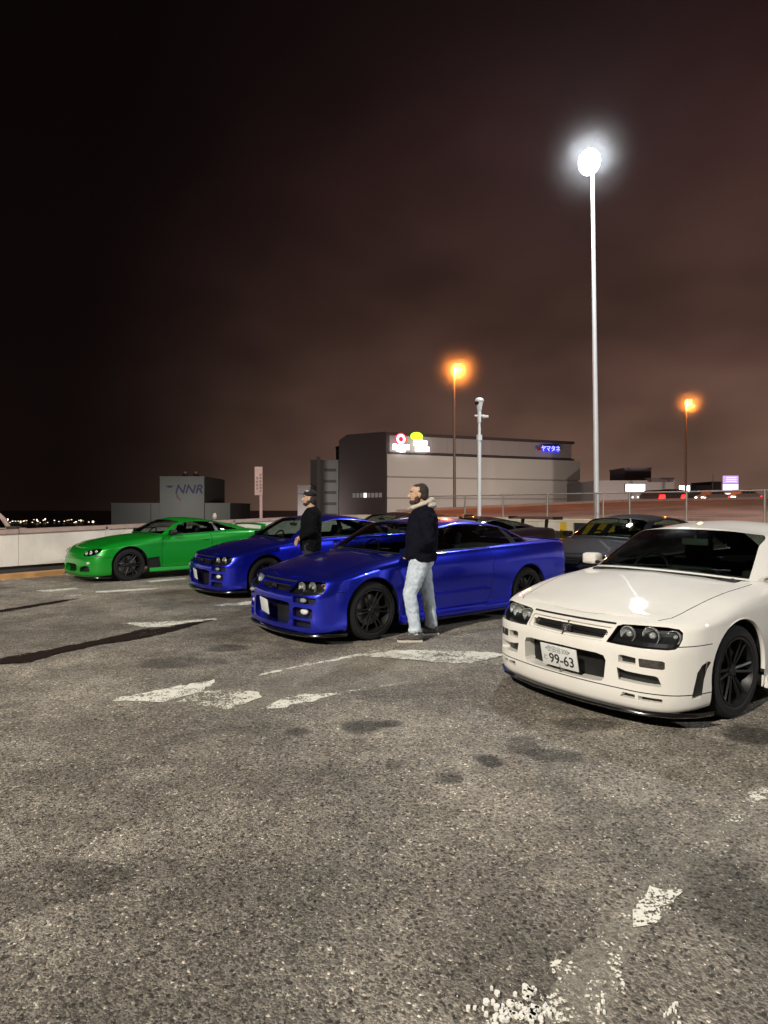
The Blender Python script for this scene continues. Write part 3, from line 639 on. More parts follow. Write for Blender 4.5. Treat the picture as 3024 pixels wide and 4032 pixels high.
# ---- sloping road beyond the barrier, with low parapet and passing cars
RDM = mat('ramp_concrete', (.34, .19, .145), .85, noise=(.45, .55), bump=(8, .2)); PAR = mat('ramp_parapet', (.62, .46, .38), .85, noise=(.8, .12))
rp = [at(1560, 2040, 27), at(3300, 2040, 17), at(3500, 1956, 42), at(2450, 1976, 44), at(1990, 1996, 45), at(1560, 2016, 46)]
m = MB(); n_ = len(rp); m.add([tuple(p) for p in rp] + [(p.x, p.y, -9) for p in rp], [tuple(range(n_))] + [(i, (i + 1) % n_, n_ + (i + 1) % n_, n_ + i) for i in range(n_)]); tag(m.build('ramp_road', RDM), kind='structure')
pr = empty('ramp_parapet', (0, 0, 0)); tag(pr, 'low reddish parapet along the sloping road beyond the fence', 'parapet')
pp = rp[2:6]
for a, b_ in zip(pp[:-1], pp[1:]):
    n_ = 6
    for i in range(n_):
        p, q = a.lerp(b_, (i + .01) / n_), a.lerp(b_, (i + .99) / n_); m = MB(); m.add([(p.x, p.y, p.z - .1), (q.x, q.y, q.z - .1), (q.x, q.y + .25, q.z - .1), (p.x, p.y + .25, p.z - .1), (p.x, p.y, p.z + .17), (q.x, q.y, q.z + .17), (q.x, q.y + .25, q.z + .17), (p.x, p.y + .25, p.z + .17)], [(0, 1, 5, 4), (1, 2, 6, 5), (2, 3, 7, 6), (3, 0, 4, 7), (4, 5, 6, 7), (3, 2, 1, 0)]); m.build('parapet_block', PAR, pr)
def far_car(px0, px1, py_b, Y, col, label, tail=True, white=False):
    a, b_ = at(px0, py_b, Y), at(px1, py_b, Y); w_ = b_.x - a.x; root = empty('passing_car', (a.x, Y, a.z)); tag(root, label, 'car'); k_ = w_ / 4.2
    prof = [(0, .3), (0, .75), (.25, .95), (.95, 1.0), (1.4, 1.42), (2.9, 1.45), (3.6, 1.02), (4.15, .92), (4.2, .35), (3.9, .25), (.3, .25)]
    m = MB(); m.prism([(x * k_, z) for x, z in prof], 0, 1.7, 'y'); m.build('body', mat('far_paint_' + label[:9].replace(' ', '_'), col, .35, coat=1), root, 30)
    m = MB(); m.prism([(x * k_, z) for x, z in ((1.15, 1.02), (1.5, 1.36), (2.85, 1.39), (3.35, 1.04))], -.01, -.002, 'y'); m.build('side_window', BLK2, root)
    for cx in (.8, 3.4): m = MB(); m.lathe([(0, -.03), (.31, -.03), (.31, .2)], 16, axis='y', c=(cx * k_, 0, .31)); m.build('wheel', BLK2, root)
    for x0, x1, mt in ((-.05, .0, emis('far_headlight', (1, .95, .85), 12)), (4.2, 4.25, emis('far_taillight', (1.0, .02, .02), 5))):
        for y0 in (.1, 1.3): m = MB(); m.box(x0 * k_ - .02, x1 * k_, y0, y0 + .3, .6, .78); m.build('headlight' if x0 < 0 else 'tail_light', mt, root)
    m = MB(); m.box(4.0 * k_, 4.21 * k_, -.02, -.001, .62, .80); m.build('side_lamp', emis('far_taillight'  , (1.0, .02, .02), 5), root); m = MB(); m.box(-.0, .25 * k_, -.02, -.001, .60, .74); m.build('side_lamp', emis('far_headlight', (1, .95, .85), 12), root)
    return root
BLK2 = mat('far_black', (.01, .01, .01), .5)
def rear_car(px0, px1, py_b, Y, label):
    a, b_ = at(px0, py_b, Y), at(px1, py_b, Y); w_ = b_.x - a.x; root = empty('passing_car', (a.x, Y, a.z)); tag(root, label, 'car'); h = w_ * .56
    m = MB(); m.prism([(0, .1 * h), (0, .62 * h), (.12 * w_, .95 * h), (.3 * w_, h), (.7 * w_, h), (.88 * w_, .95 * h), (w_, .62 * h), (w_, .1 * h)], 0, 3.6, 'y'); m.build('body', mat('far_dark_red', (.10, .01, .012), .3, coat=1), root, 30)
    m = MB(); m.prism([(.12 * w_, .62 * h), (.2 * w_, .92 * h), (.8 * w_, .92 * h), (.88 * w_, .62 * h)], -.02, -.002, 'y'); m.build('rear_window', BLK2, root)
    for s_ in (0, 1):
        x0 = .02 * w_ if s_ == 0 else .76 * w_; m = MB(); m.prism([(x0, .38 * h), (x0 + .22 * w_, .38 * h), (x0 + .22 * w_, .66 * h), (x0 + .04 * w_, .66 * h)], -.05, -.003, 'y'); m.build('tail_light', emis('far_taillight', (1.0, .02, .02), 5), root)
    m = MB(); m.box(.3 * w_, .72 * w_, -.05, -.003, .14 * h, .28 * h); m.build('number_plate', emis('far_plate_lit', (1, .85, .8), 2.2), root)
    for s_ in (.08, .78): m = MB(); m.box(s_ * w_, (s_ + .14) * w_, .1, .3, 0, .15 * h); m.build('wheel', BLK2, root)
    return root
rear_car(2590, 2708, 1992, 50, 'dark car seen from behind with glowing red tail lights beyond the fence')
far_car(2772, 2872, 1990, 56, (.55, .35, .33), 'pale car with bright headlamp passing on the far road, left of pair')
far_car(2890, 3000, 1986, 58, (.60, .42, .38), 'pinkish pale car passing on the far road at the picture edge')
# lights of the harbour far to the left
r_ = random.Random(3)
HL_ = [emis('harbour_white', (1, .93, .8), 3.0), emis('harbour_warm', (1, .7, .45), 2.5)]
px = 30
while px < 372:
    if 190 < px < 250 and r_.random() < .6: px += r_.uniform(6, 12); continue
    py = 2053 + r_.uniform(-7, 6); p = at(px, py, 420 + r_.uniform(-20, 20)); w_ = r_.uniform(.25, .8); h_ = r_.choice((.25, .35, .5, 1.2))
    m = MB(); m.box(p.x - w_ / 2, p.x + w_ / 2, p.y, p.y + .5, p.z, p.z + h_); m.box(p.x - .08, p.x + .08, p.y + .1, p.y + .3, -9, p.z - .01, 1)
    o = m.build('harbour_lamp', [r_.choice(HL_), GREYD]); tag(o, 'tiny harbour light on the far shore above the left end of the white wall', 'lamp', 'harbour lights on the far shore'); px += r_.uniform(4, 13)
p0, p1 = at(0, 2062, 430), at(372, 2062, 430); m = MB(); m.box(p0.x - 40, p1.x + 3, 429, 445, -9, p0.z - .5); tag(m.build('far_quay', mat('quay_dark', (.01, .009, .009), .9), None), kind='structure')
m = MB(); m.box(p0.x - 40, p1.x, 424, 424.3, at(100, 2059, 424).z - .12, at(100, 2059, 424).z + .12); tag(m.build('quay_light_strip', emis('harbour_strip', (1, .8, .65), .9), None), 'thin continuous line of light along the far quay at left', 'light strip')
# beacon on the wall behind the green car
p = at(845, 2040, 19.5); bc = empty('wall_beacon', (p.x, p.y, 1.0)); tag(bc, 'small pale beacon lamp on the wall above the green car roof', 'beacon'); z0 = at(845, 2046, 19.5).z
m = MB(); m.tube([(0, 0, 0), (0, 0, z0 - 1.0)], .03, 8); m.build('stem', FEN, bc, 50); m = MB(); m.ell((0, 0, z0 - 1 + .10), (.07, .07, .11), 12, 8); m.build('lamp', mat('beacon_glass', (.7, .62, .5), .3, coat=1), bc, 60)
# leaning prop at the far left end of the wall
q0, q1 = at(-8, 1985, 14.6), at(48, 2092, 14.2); pb = empty('leaning_prop', (q1.x, q1.y, q1.z)); tag(pb, 'pinkish slanting metal prop with dark block on top of the wall, far left', 'prop')
m = MB(); d0 = q0 - q1; m.tube([(-.02, 0, 0), (d0.x * .35, 0, d0.z * .45), (d0.x, 0, d0.z)], [.05, .055, .05], 8); m.build('strut', COPE, pb, 50); m = MB(); m.box(-.1, .15, -.08, .12, -.01, .12, bev=.02); m.build('block', mat('prop_dark', (.05, .035, .03), .8), pb, 40)
m = MB(); m.box(-.36, .30, .02, .06, .05, .08); m.build('cross_bar', COPE, pb)

# ---- added volume spheres that give the lamps in view a glare halo
def glare_halo(name, c, r, dens, label, parent=None):
    m = MB(); m.ell((0, 0, 0), (r, r, r), 24, 14); mm = bpy.data.materials.new('halo_volume'); mm.use_nodes = True; t = mm.node_tree; t.nodes.clear()
    o_ = t.nodes.new('ShaderNodeOutputMaterial'); v_ = t.nodes.new('ShaderNodeVolumePrincipled'); v_.inputs['Color'].default_value = (.95, .95, .95, 1); v_.inputs['Density'].default_value = dens; v_.inputs['Anisotropy'].default_value = .3
    tcn = t.nodes.new('ShaderNodeTexCoord'); ln = t.nodes.new('ShaderNodeVectorMath'); ln.operation = 'LENGTH'; t.links.new(tcn.outputs['Object'], ln.inputs[0])
    mr = t.nodes.new('ShaderNodeMapRange'); mr.inputs['From Min'].default_value = r; mr.inputs['From Max'].default_value = 0; t.links.new(ln.outputs['Value'], mr.inputs['Value'])
    pw = t.nodes.new('ShaderNodeMath'); pw.operation = 'POWER'; pw.inputs[1].default_value = 2.6; t.links.new(mr.outputs[0], pw.inputs[0])
    mu = t.nodes.new('ShaderNodeMath'); mu.operation = 'MULTIPLY'; mu.inputs[1].default_value = dens; t.links.new(pw.outputs[0], mu.inputs[0]); t.links.new(mu.outputs[0], v_.inputs['Density'])
    t.links.new(v_.outputs[0], o_.inputs['Volume']); o = tag(m.build(name, mm), kind='stuff'); o.location = c
glare_halo('glare_halo', (MX - .30, MY - .1, mz + .12), 1.7, .030, '')
glare_halo('glare_halo', tuple(at(1802, 1450, 46)), 2.5, .16, ''); glare_halo('glare_halo', tuple(at(2712, 1585, 60)), 2.2, .12, '')
# ---- damp night air
hz_ = MB(); hz_.box(-150, 170, -40, 260, -10.2, 40); ho = hz_.mesh('haze'); hm = bpy.data.materials.new('night_air'); hm.use_nodes = True; t = hm.node_tree; t.nodes.clear()
o_ = t.nodes.new('ShaderNodeOutputMaterial'); v_ = t.nodes.new('ShaderNodeVolumePrincipled'); v_.inputs['Color'].default_value = (.9, .9, .92, 1); v_.inputs['Density'].default_value = HAZE; v_.inputs['Anisotropy'].default_value = .6
t.links.new(v_.outputs[0], o_.inputs['Volume']); tag(link('haze', ho, hm), kind='stuff')
# ================================================================== CARS
def hermite_basis(t_knots, N, ghost=True):
    """matrix that maps control points (with one ghost point at both ends) to N dense samples"""
    k = len(t_knots); ts = np.asarray(t_knots, float)
    us = np.linspace(ts[1], ts[-2], N) if not hasattr(N, '__len__') else np.asarray(N)
    B = np.zeros((len(us), k))
    for n, u in enumerate(us):
        i = min(max(int(np.searchsorted(ts, u, side='right')) - 1, 1), k - 3)
        h = ts[i + 1] - ts[i]; s = (u - ts[i]) / h
        h00, h10, h01, h11 = 2*s**3-3*s**2+1, s**3-2*s**2+s, -2*s**3+3*s**2, s**3-s**2
        B[n, i] += h00; B[n, i + 1] += h01
        for j, w in ((i, h10 * h), (i + 1, h11 * h)):
            hl, hr = ts[j] - ts[j - 1], ts[j + 1] - ts[j]
            # weighted (parabolic) tangent
            B[n, j + 1] += w * hl / (hr * (hl + hr)); B[n, j] += w * (hr - hl) / (hl * hr); B[n, j - 1] -= w * hr / (hl * (hl + hr))
    return B
def dense(net, du, dv, mirror_last_row=False, uv=None):
    """net: rows x cols x 3, first/last column on y=0 (mirrored ghosts)"""
    net = np.asarray(net, float); Mi = np.array([1, -1, 1.0])
    g = np.concatenate([net[:, 1:2] * Mi, net, net[:, -2:-1] * Mi], 1)
    top = 2 * g[:1] - g[1:2]
    bot = g[-2:-1] * Mi if mirror_last_row else 2 * g[-1:] - g[-2:-1]
    g = np.concatenate([top, g, bot], 0)
    lu = np.linalg.norm(np.diff(g, axis=1), axis=2); lu = np.sqrt((lu ** 2)[1:-1].mean(0)); tu = np.concatenate([[0], np.cumsum(np.maximum(lu, 1e-3))])
    lv = np.linalg.norm(np.diff(g, axis=0), axis=2).mean(1); tv = np.concatenate([[0], np.cumsum(np.maximum(lv, 1e-3))])
    if uv is not None:      # evaluate at given fractional control indices
        u = np.interp(uv[0], range(-1, len(tu) - 1), tu); v = np.interp(uv[1], range(-1, len(tv) - 1), tv)
    else:
        nu = max(8, int((tu[-2] - tu[1]) / du)); nv = max(4, int((tv[-2] - tv[1]) / dv))
        u = np.linspace(tu[1], tu[-2], nu); v = np.linspace(tv[1], tv[-2], nv)
    Bu, Bv = hermite_basis(tu, u), hermite_basis(tv, v)
    D = np.einsum('ni,ijk,mj->nmk', Bv, g, Bu)
    D[:, 0, 1] = 0; D[:, -1, 1] = 0
    if mirror_last_row: D[-1, :, 1] = 0
    return D, np.interp(u, tu, np.arange(-1, len(tu) - 1)), np.interp(v, tv, np.arange(-1, len(tv) - 1))

AX = {'x': (1, 2), 'y': (0, 2), 'z': (0, 1)}
def inside(p, poly):
    x, y = p; r = False; j = len(poly) - 1
    for i in range(len(poly)):
        xi, yi = poly[i]; xj, yj = poly[j]
        if (yi > y) != (yj > y) and x < (xj - xi) * (y - yi) / (yj - yi) + xi: r = not r
        j = i
    return r
class Shell:
    """half car surface that can be cut along outlines and split into parts"""
    def __init__(s, D):
        bm = bmesh.new(); n, m = D.shape[:2]
        s.bm = bm; s.pid = bm.faces.layers.int.new('pid'); s.flat = bm.faces.layers.int.new('flat'); s.nx = bm.verts.layers.float_vector.new('n')
        V = [[bm.verts.new(D[i, j]) for j in range(m)] for i in range(n)]
        for i in range(n - 1):
            for j in range(m - 1):
                try: bm.faces.new((V[i][j], V[i][j + 1], V[i + 1][j + 1], V[i + 1][j]))
                except ValueError: pass
        bmesh.ops.remove_doubles(bm, verts=bm.verts, dist=1e-5)
        bmesh.ops.dissolve_degenerate(bm, dist=1e-6, edges=bm.edges)
    def cut(s, poly, axis, cond):
        a, b = AX[axis]; bm = s.bm; k = len(poly)
        for i in range(k):
            p, q = poly[i], poly[(i + 1) % k]
            if abs(p[0] - q[0]) + abs(p[1] - q[1]) < 1e-6: continue
            e0, e1 = .004, .004
            lo0, hi0 = min(p[0], q[0]) - e0, max(p[0], q[0]) + e0; lo1, hi1 = min(p[1], q[1]) - e1, max(p[1], q[1]) + e1
            fs = []
            for f in bm.faces:
                c0 = [v.co[a] for v in f.verts]; c1 = [v.co[b] for v in f.verts]
                if max(c0) < lo0 or min(c0) > hi0 or max(c1) < lo1 or min(c1) > hi1: continue
                if cond(f.calc_center_median()): fs.append(f)
            if not fs: continue
            no = Vector((0, 0, 0)); no[a] = -(q[1] - p[1]); no[b] = q[0] - p[0]
            co = Vector((0, 0, 0)); co[a] = p[0]; co[b] = p[1]
            g = set(fs); 
            for f in fs: g.update(f.edges); g.update(f.verts)
            bmesh.ops.bisect_plane(bm, geom=list(g), plane_co=co, plane_no=no.normalized(), dist=1e-5)
    def region(s, poly, axis, pid, cond, only=None, cut=True):
        if cut: s.cut(poly, axis, cond)
        a, b = AX[axis]; out = []
        for f in s.bm.faces:
            c = f.calc_center_median()
            if cond(c) and (only is None or f[s.pid] in only) and inside((c[a], c[b]), poly): f[s.pid] = pid; out.append(f)
        return out
    def line(s, pts, axis, w, cond, pid=99, only=None):
        """a narrow gap along a polyline"""
        for p, q in zip(pts[:-1], pts[1:]):
            d = Vector((q[0] - p[0], q[1] - p[1])); L = d.length; d /= L; n_ = Vector((-d.y, d.x)) * w / 2; e_ = d * w * 0.3
            poly = [(p[0] - e_.x + n_.x, p[1] - e_.y + n_.y), (q[0] + e_.x + n_.x, q[1] + e_.y + n_.y), (q[0] + e_.x - n_.x, q[1] + e_.y - n_.y), (p[0] - e_.x - n_.x, p[1] - e_.y - n_.y)]
            s.region(poly, axis, pid, cond, only)
    def freeze(s):
        s.bm.normal_update()
        c = Vector((-1.4, 0, .5)); tot = 0
        for f in s.bm.faces: tot += f.normal.dot(f.calc_center_median() - c) * f.calc_area()
        if tot < 0: bmesh.ops.reverse_faces(s.bm, faces=s.bm.faces); s.bm.normal_update()
        for v in s.bm.verts:
            n = v.normal.copy()
            if abs(v.co.y) < 1e-5: n.y = 0
            v[s.nx] = n.normalized() if n.length > 0 else Vector((0, 0, 1))
    def recess(s, pid, vec, wall_pid, cap_pid=None):
        pids_ = pid if isinstance(pid, tuple) else (pid,)
        fs = [f for f in s.bm.faces if f[s.pid] in pids_]
        if not fs: return
        before = set(s.bm.faces)
        r = bmesh.ops.extrude_face_region(s.bm, geom=fs)
        nv = [g for g in r['geom'] if isinstance(g, bmesh.types.BMVert)]; nf = set(g for g in r['geom'] if isinstance(g, bmesh.types.BMFace))
        for v in nv: v.co += Vector(vec)
        for f in s.bm.faces:
            if f in nf: f[s.flat] = 1; f[s.pid] = cap_pid if cap_pid is not None else f[s.pid]
            elif f not in before: f[s.pid] = wall_pid; f[s.flat] = 1
        old = [f for f in fs if f.is_valid and f not in nf]
        if old: bmesh.ops.delete(s.bm, geom=old, context='FACES_ONLY')
    def delete(s, *pids):
        bmesh.ops.delete(s.bm, geom=[f for f in s.bm.faces if f[s.pid] in pids], context='FACES')
    def mesh(s, name, pids, side='both', mats=None, matmap=None):
        """pids -> mesh; side both / left / right"""
        V = []; F = []; NL = []; MI = []
        s.bm.verts.index_update()
        sides = {'both': (1, -1), 'left': (1,), 'right': (-1,)}[side]
        for sg in sides:
            mp_ = {}
            for f in s.bm.faces:
                if f[s.pid] not in pids: continue
                ids = []; ns = []
                for v in f.verts:
                    if v.index not in mp_: mp_[v.index] = len(V); V.append((v.co.x, v.co.y * sg, v.co.z))
                    ids.append(mp_[v.index]); n = f.normal if f[s.flat] else v[s.nx]; ns.append((n[0], n[1] * sg, n[2]))
                if sg < 0: ids.reverse(); ns.reverse()
                F.append(ids); NL += ns; MI.append((matmap or {}).get(f[s.pid], 0))
        me = bpy.data.meshes.new(name); me.from_pydata(V, [], F)
        for m in mats or []: me.materials.append(m)
        if matmap: me.polygons.foreach_set('material_index', MI)
        me.polygons.foreach_set('use_smooth', [True] * len(F)); me.update()
        if len(F): me.normals_split_custom_set(NL)
        return me

def arc(cx, cz, r, a0, a1, n=20):
    return [(cx + r * math.cos(R(a0 + (a1 - a0) * i / n)), cz + r * math.sin(R(a0 + (a1 - a0) * i / n))) for i in range(n + 1)]
def arch_poly(cx, cz, r, zb=0.0): return arc(cx, cz, r, -8, 188, 30) + [(cx - r * 1.0, zb), (cx + r * 1.0, zb)]

# ---- materials shared by the cars
RUB = mat('tyre_rubber', (0.006, 0.006, 0.006), 0.85, bump=(60, 0.3))
RIM = mat('wheel_black', (0.012, 0.012, 0.012), 0.42, metal=0.1, spec=0.3)
DISC = mat('brake_steel', (0.25, 0.25, 0.26), 0.35, metal=1)
BLK = mat('black_plastic', (0.012, 0.012, 0.012), 0.45)
GLOSSB = mat('gloss_black', (0.008, 0.008, 0.008), 0.18, coat=0.6)
SEAM = mat('seam_dark', (0.01, 0.01, 0.01), 0.9)
INT = mat('cabin_dark', (0.02, 0.02, 0.022), 0.8)
SEAT = mat('seat_fabric', (0.05, 0.06, 0.055), 0.85)
CHR = mat('chrome', (0.75, 0.75, 0.76), 0.12, metal=1)
LAMPH = mat('lamp_housing', (0.02, 0.02, 0.022), 0.3, metal=0.5)
REFL = mat('lamp_reflector', (0.72, 0.72, 0.70), 0.22, metal=0.55, bump=(160, 1.0))
AMB = mat('amber_lens', (0.55, 0.36, 0.20), 0.2)
REDL = mat('red_lens', (0.35, 0.01, 0.01), 0.15, coat=0.5)
PLATE = mat('plate_white', (0.75, 0.76, 0.74), 0.4)
PGREEN = mat('plate_ink', (0.03, 0.06, 0.04), 0.5)
GLS = glass('car_glass', (0.42, 0.48, 0.45), 1.7)
LENS = glass('lamp_lens', (0.92, 0.94, 0.94), 1.35)
MIRR = mat('mirror_back', (0.10, 0.12, 0.10), 0.4)
def paint(name, col, metal=0.0, rough=0.35, coat=.8, **k):
    m = mat(name, col, rough, metal=metal, coat=coat, coat_rough=0.03, **k); t = m.node_tree      # inside of the panels: dark trim
    b = t.nodes['Principled BSDF']; o = t.nodes['Material Output']; d = t.nodes.new('ShaderNodeBsdfDiffuse'); d.inputs[0].default_value = (.02, .02, .022, 1)
    g_ = t.nodes.new('ShaderNodeNewGeometry'); x = t.nodes.new('ShaderNodeMixShader'); t.links.new(g_.outputs['Backfacing'], x.inputs[0]); t.links.new(b.outputs[0], x.inputs[1]); t.links.new(d.outputs[0], x.inputs[2]); t.links.new(x.outputs[0], o.inputs[0])
    return m
P_WHITE = paint('white_paint', (0.80, 0.775, 0.72), 0.0, 0.7, spec=.2, dirt=(2.2, (0.62, 0.56, 0.47), 0.25))
P_BLUE = paint('blue_paint', (0.035, 0.055, 1.0), 0.92, 0.26)
P_BLUE2 = paint('deep_blue_paint', (0.032, 0.048, 0.96), 0.92, 0.26)
P_GREEN = paint('green_paint', (0.003, 0.31, 0.018), 0.25, 0.36)
P_BLACK = paint('black_paint', (0.008, 0.007, 0.009), 0.0, 0.6, spec=.1, coat=.35)
P_BLACK2 = paint('dark_red_black_paint', (0.016, 0.006, 0.008), 0.0, 0.6, spec=.1, coat=.35)

# ---- wheel (centre at origin, outer face towards +y)
def wheel_meshes(r=0.325, w=0.25, spokes=6, rim_r=0.238):
    t = MB(); h = w / 2
    t.lathe([(rim_r, -h + .01), (rim_r + .02, -h), (r - .02, -h + .004), (r - .006, -h + .02), (r, -h + .035), (r, h - .035), (r - .006, h - .02), (r - .02, h - .004), (rim_r + .02, h + .002), (rim_r, h - .012)], 48)
    for k in (-.05, 0, .05): pass
    tyre = t.mesh('tyre', 40, [RUB])
    m = MB()
    m.lathe([(rim_r + .004, h - .014), (rim_r + .004, h - .004), (rim_r - .008, h - .002), (rim_r - .016, h - .02), (rim_r - .03, h - .07), (rim_r - .04, -h + .03), (rim_r - .002, -h + .01)], 48)
    for i in range(spokes):
        a = 2 * math.pi * i / spokes; M = Matrix.Rotation(a, 4, 'Y')
        for dz in (-.022, .022):
            P = [(.045, h - .055, dz * .5), (.12, h - .038, dz * .9), (.20, h - .028, dz * 1.35), (rim_r - .012, h - .022, dz * 1.7)]
            m.tube([M @ Vector(p) for p in P], [.013, .012, .012, .014], 6, ry=[.02, .016, .014, .014])
    m.lathe([(.0, h - .03), (.03, h - .03), (.034, h - .036), (.062, h - .045), (.066, h - .075), (.066, h - .1)], 24)
    for i in range(5):
        a = 2 * math.pi * i / 5; m.lathe([(0, h - .034), (.009, h - .034), (.009, h - .06)], 6, c=(.047 * math.cos(a), 0, .047 * math.sin(a)))
    rim = m.mesh('rim', 35, [RIM])
    d = MB(); d.lathe([(.05, -.012), (.165, -.012), (.165, .012), (.05, .012)], 36, c=(0, .02, 0)); d.box(-.05, .05, -.02, .05, .09, .175)
    disc = d.mesh('brake_disc', 35, [DISC])
    return tyre, rim, disc
WH = wheel_meshes()


# ---- control nets -------------------------------------------------
def coupe_net():
    base = [(.84, 0), (.832, .22), (.80, .44), (.748, .645), (.662, .770), (.522, .842), (.36, .870), (0, .888), (-.36, .880), (-.64, .862), (-1.3, .858), (-1.93, .860), (-2.28, .880), (-2.665, .893), (-3.03, .885), (-3.35, .865), (-3.58, .81), (-3.70, .66), (-3.755, .40), (-3.77, 0)]
    fw = [1, 1, 1, .95, .8, .5, .2, 0, 0, 0, 0, 0, 0, 0, 0, 0, 0, 0, 0, 0]
    rw = [0] * 14 + [0, .15, .6, .9, 1, 1]
    sw = [0, .0, .15, .4, .7, .9, 1, 1, 1, 1, 1, 1, 1, 1, 1, .95, .7, .4, .15, 0]
    def row(dx, dy, drx, zf, zs, zr, zcol=None, tuck=0):
        out = []
        for j, (x, y) in enumerate(base):
            tk = [0] * 8 + [.35, .8, 1, 1, .55] + [0] * 7
            X = x + dx * fw[j] + drx * rw[j]; Y = max(0, y + dy * sw[j] - tuck * tk[j])
            if j in (0, 19): Y = 0
            ws = 1 - fw[j] - rw[j]; Z = zf * fw[j] + zr * rw[j] + zs * ws
            if zcol and zcol[j] is not None: Z = zcol[j]
            out.append((X, Y, Z))
        return out
    N = [row(-.16, -.14, .16, .13, .17, .22),
         row(-.02, -.02, .06, .125, .16, .21, None, .03),
         row(.0, -.006, .02, .19, .22, .29, None, .034),
         row(.0, -.002, .005, .30, .32, .38, None, .030),
         row(-.004, .0, .0, .42, .44, .50, None, .016),
         row(-.012, .0, .0, .535, .55, .62),
         row(-.07, -.002, .005, .60, .66, .70, None, -.008),
         row(-.125, -.012, .015, .665, .78, .82, [.660, .660, .662, .676, .684, .690, .712, .778, .815, .832, .848, .858, .868, .875, .882, .880, .84, .83, .83, .83])]
    z8 = [.678, .678, .682, .695, .704, .716, .742, .812, .860, .895, .925, .945, .955, .965, .972, .975, .965, .955, .955, .955]
    r8 = row(-.150, -.050, .03, .69, .9, .97, z8)
    r9 = row(-.185, -.095, .045, .69, .9, .97, [z + .012 + (.004 if 6 < j < 16 else 0) for j, z in enumerate(z8)])
    N += [r8, r9]
    zc = lambda x: float(np.interp(x, [-3.72, -3.6, -3.3, -3.0, -2.4, -.6, -.33, 0, .3, .5, .6, .66], [.985, 1.005, 1.012, 1.01, .99, .955, .938, .888, .818, .760, .724, .694]))
    for k, w in ((0, .35), (1, .7), (2, 1.0)):
        out = []
        for j, (x, y, z) in enumerate(r9):
            xc = x + (-.02 if j < 4 else 0); xc = min(xc, .65 - .012 * j) if j < 6 else xc
            C = Vector((xc, 0, zc(xc))); p = Vector((x, y, z)); q = p.lerp(C, w); s_ = 1 - (1 - w) ** 2
            q.z = z + (C.z - z) * (s_ * .75 + w * .25); out.append(tuple(q))
        N.append(out)
    return N, r9
def coupe_cabin():
    base = [(-.30, 0, .95), (-.325, .34, .945), (-.42, .62, .925), (-.545, .722, .908), (-1.2, .762, .935), (-1.95, .768, .945), (-2.45, .735, .965), (-2.88, .665, .985), (-3.05, .55, .99), (-3.10, .28, 1.0), (-3.115, 0, 1.0)]
    roof = [(-.92, 0, 1.284), (-.935, .32, 1.277), (-.98, .49, 1.258), (-1.09, .555, 1.245), (-1.55, .578, 1.285), (-2.0, .572, 1.268), (-2.30, .548, 1.232), (-2.50, .515, 1.195), (-2.44, .44, 1.222), (-2.40, .22, 1.240), (-2.39, 0, 1.245)]
    return cabin_net(base, roof, 1.352, -1.62)
def cabin_net(base, roof, ztop, xtop, bulge=.02):
    b = np.array(base); r = np.array(roof); N = []
    for w in (0, .33, .68, 1.0):
        p = b * (1 - w) + r * w; bl = bulge * math.sin(math.pi * w)
        for j in range(len(b)):
            n = np.array([b[j][0] - (-1.7), b[j][1] * 1.6, .9]); n = n / np.linalg.norm(n); p[j] += n * bl
            if j in (0, len(b) - 1): p[j][1] = 0
        N.append([tuple(q) for q in p])
    x0, x1 = r[0][0], r[-1][0]
    for w in (.12, .45, .8, 1.0):
        out = []
        for j, p in enumerate(r):
            xc = min(max(p[0], x1 - .0), x0) * .96 + xtop * .04
            zc = float(np.interp(xc, [x1, xtop - .25, xtop, xtop + .25, x0], [r[-1][2] + .01, ztop - .012, ztop, ztop - .006, r[0][2] + .008]))
            s_ = 1 - (1 - w) ** 2
            out.append((p[0] + (xc - p[0]) * w, p[1] * (1 - w), p[2] + (zc - p[2]) * s_))
        N.append(out)
    return N

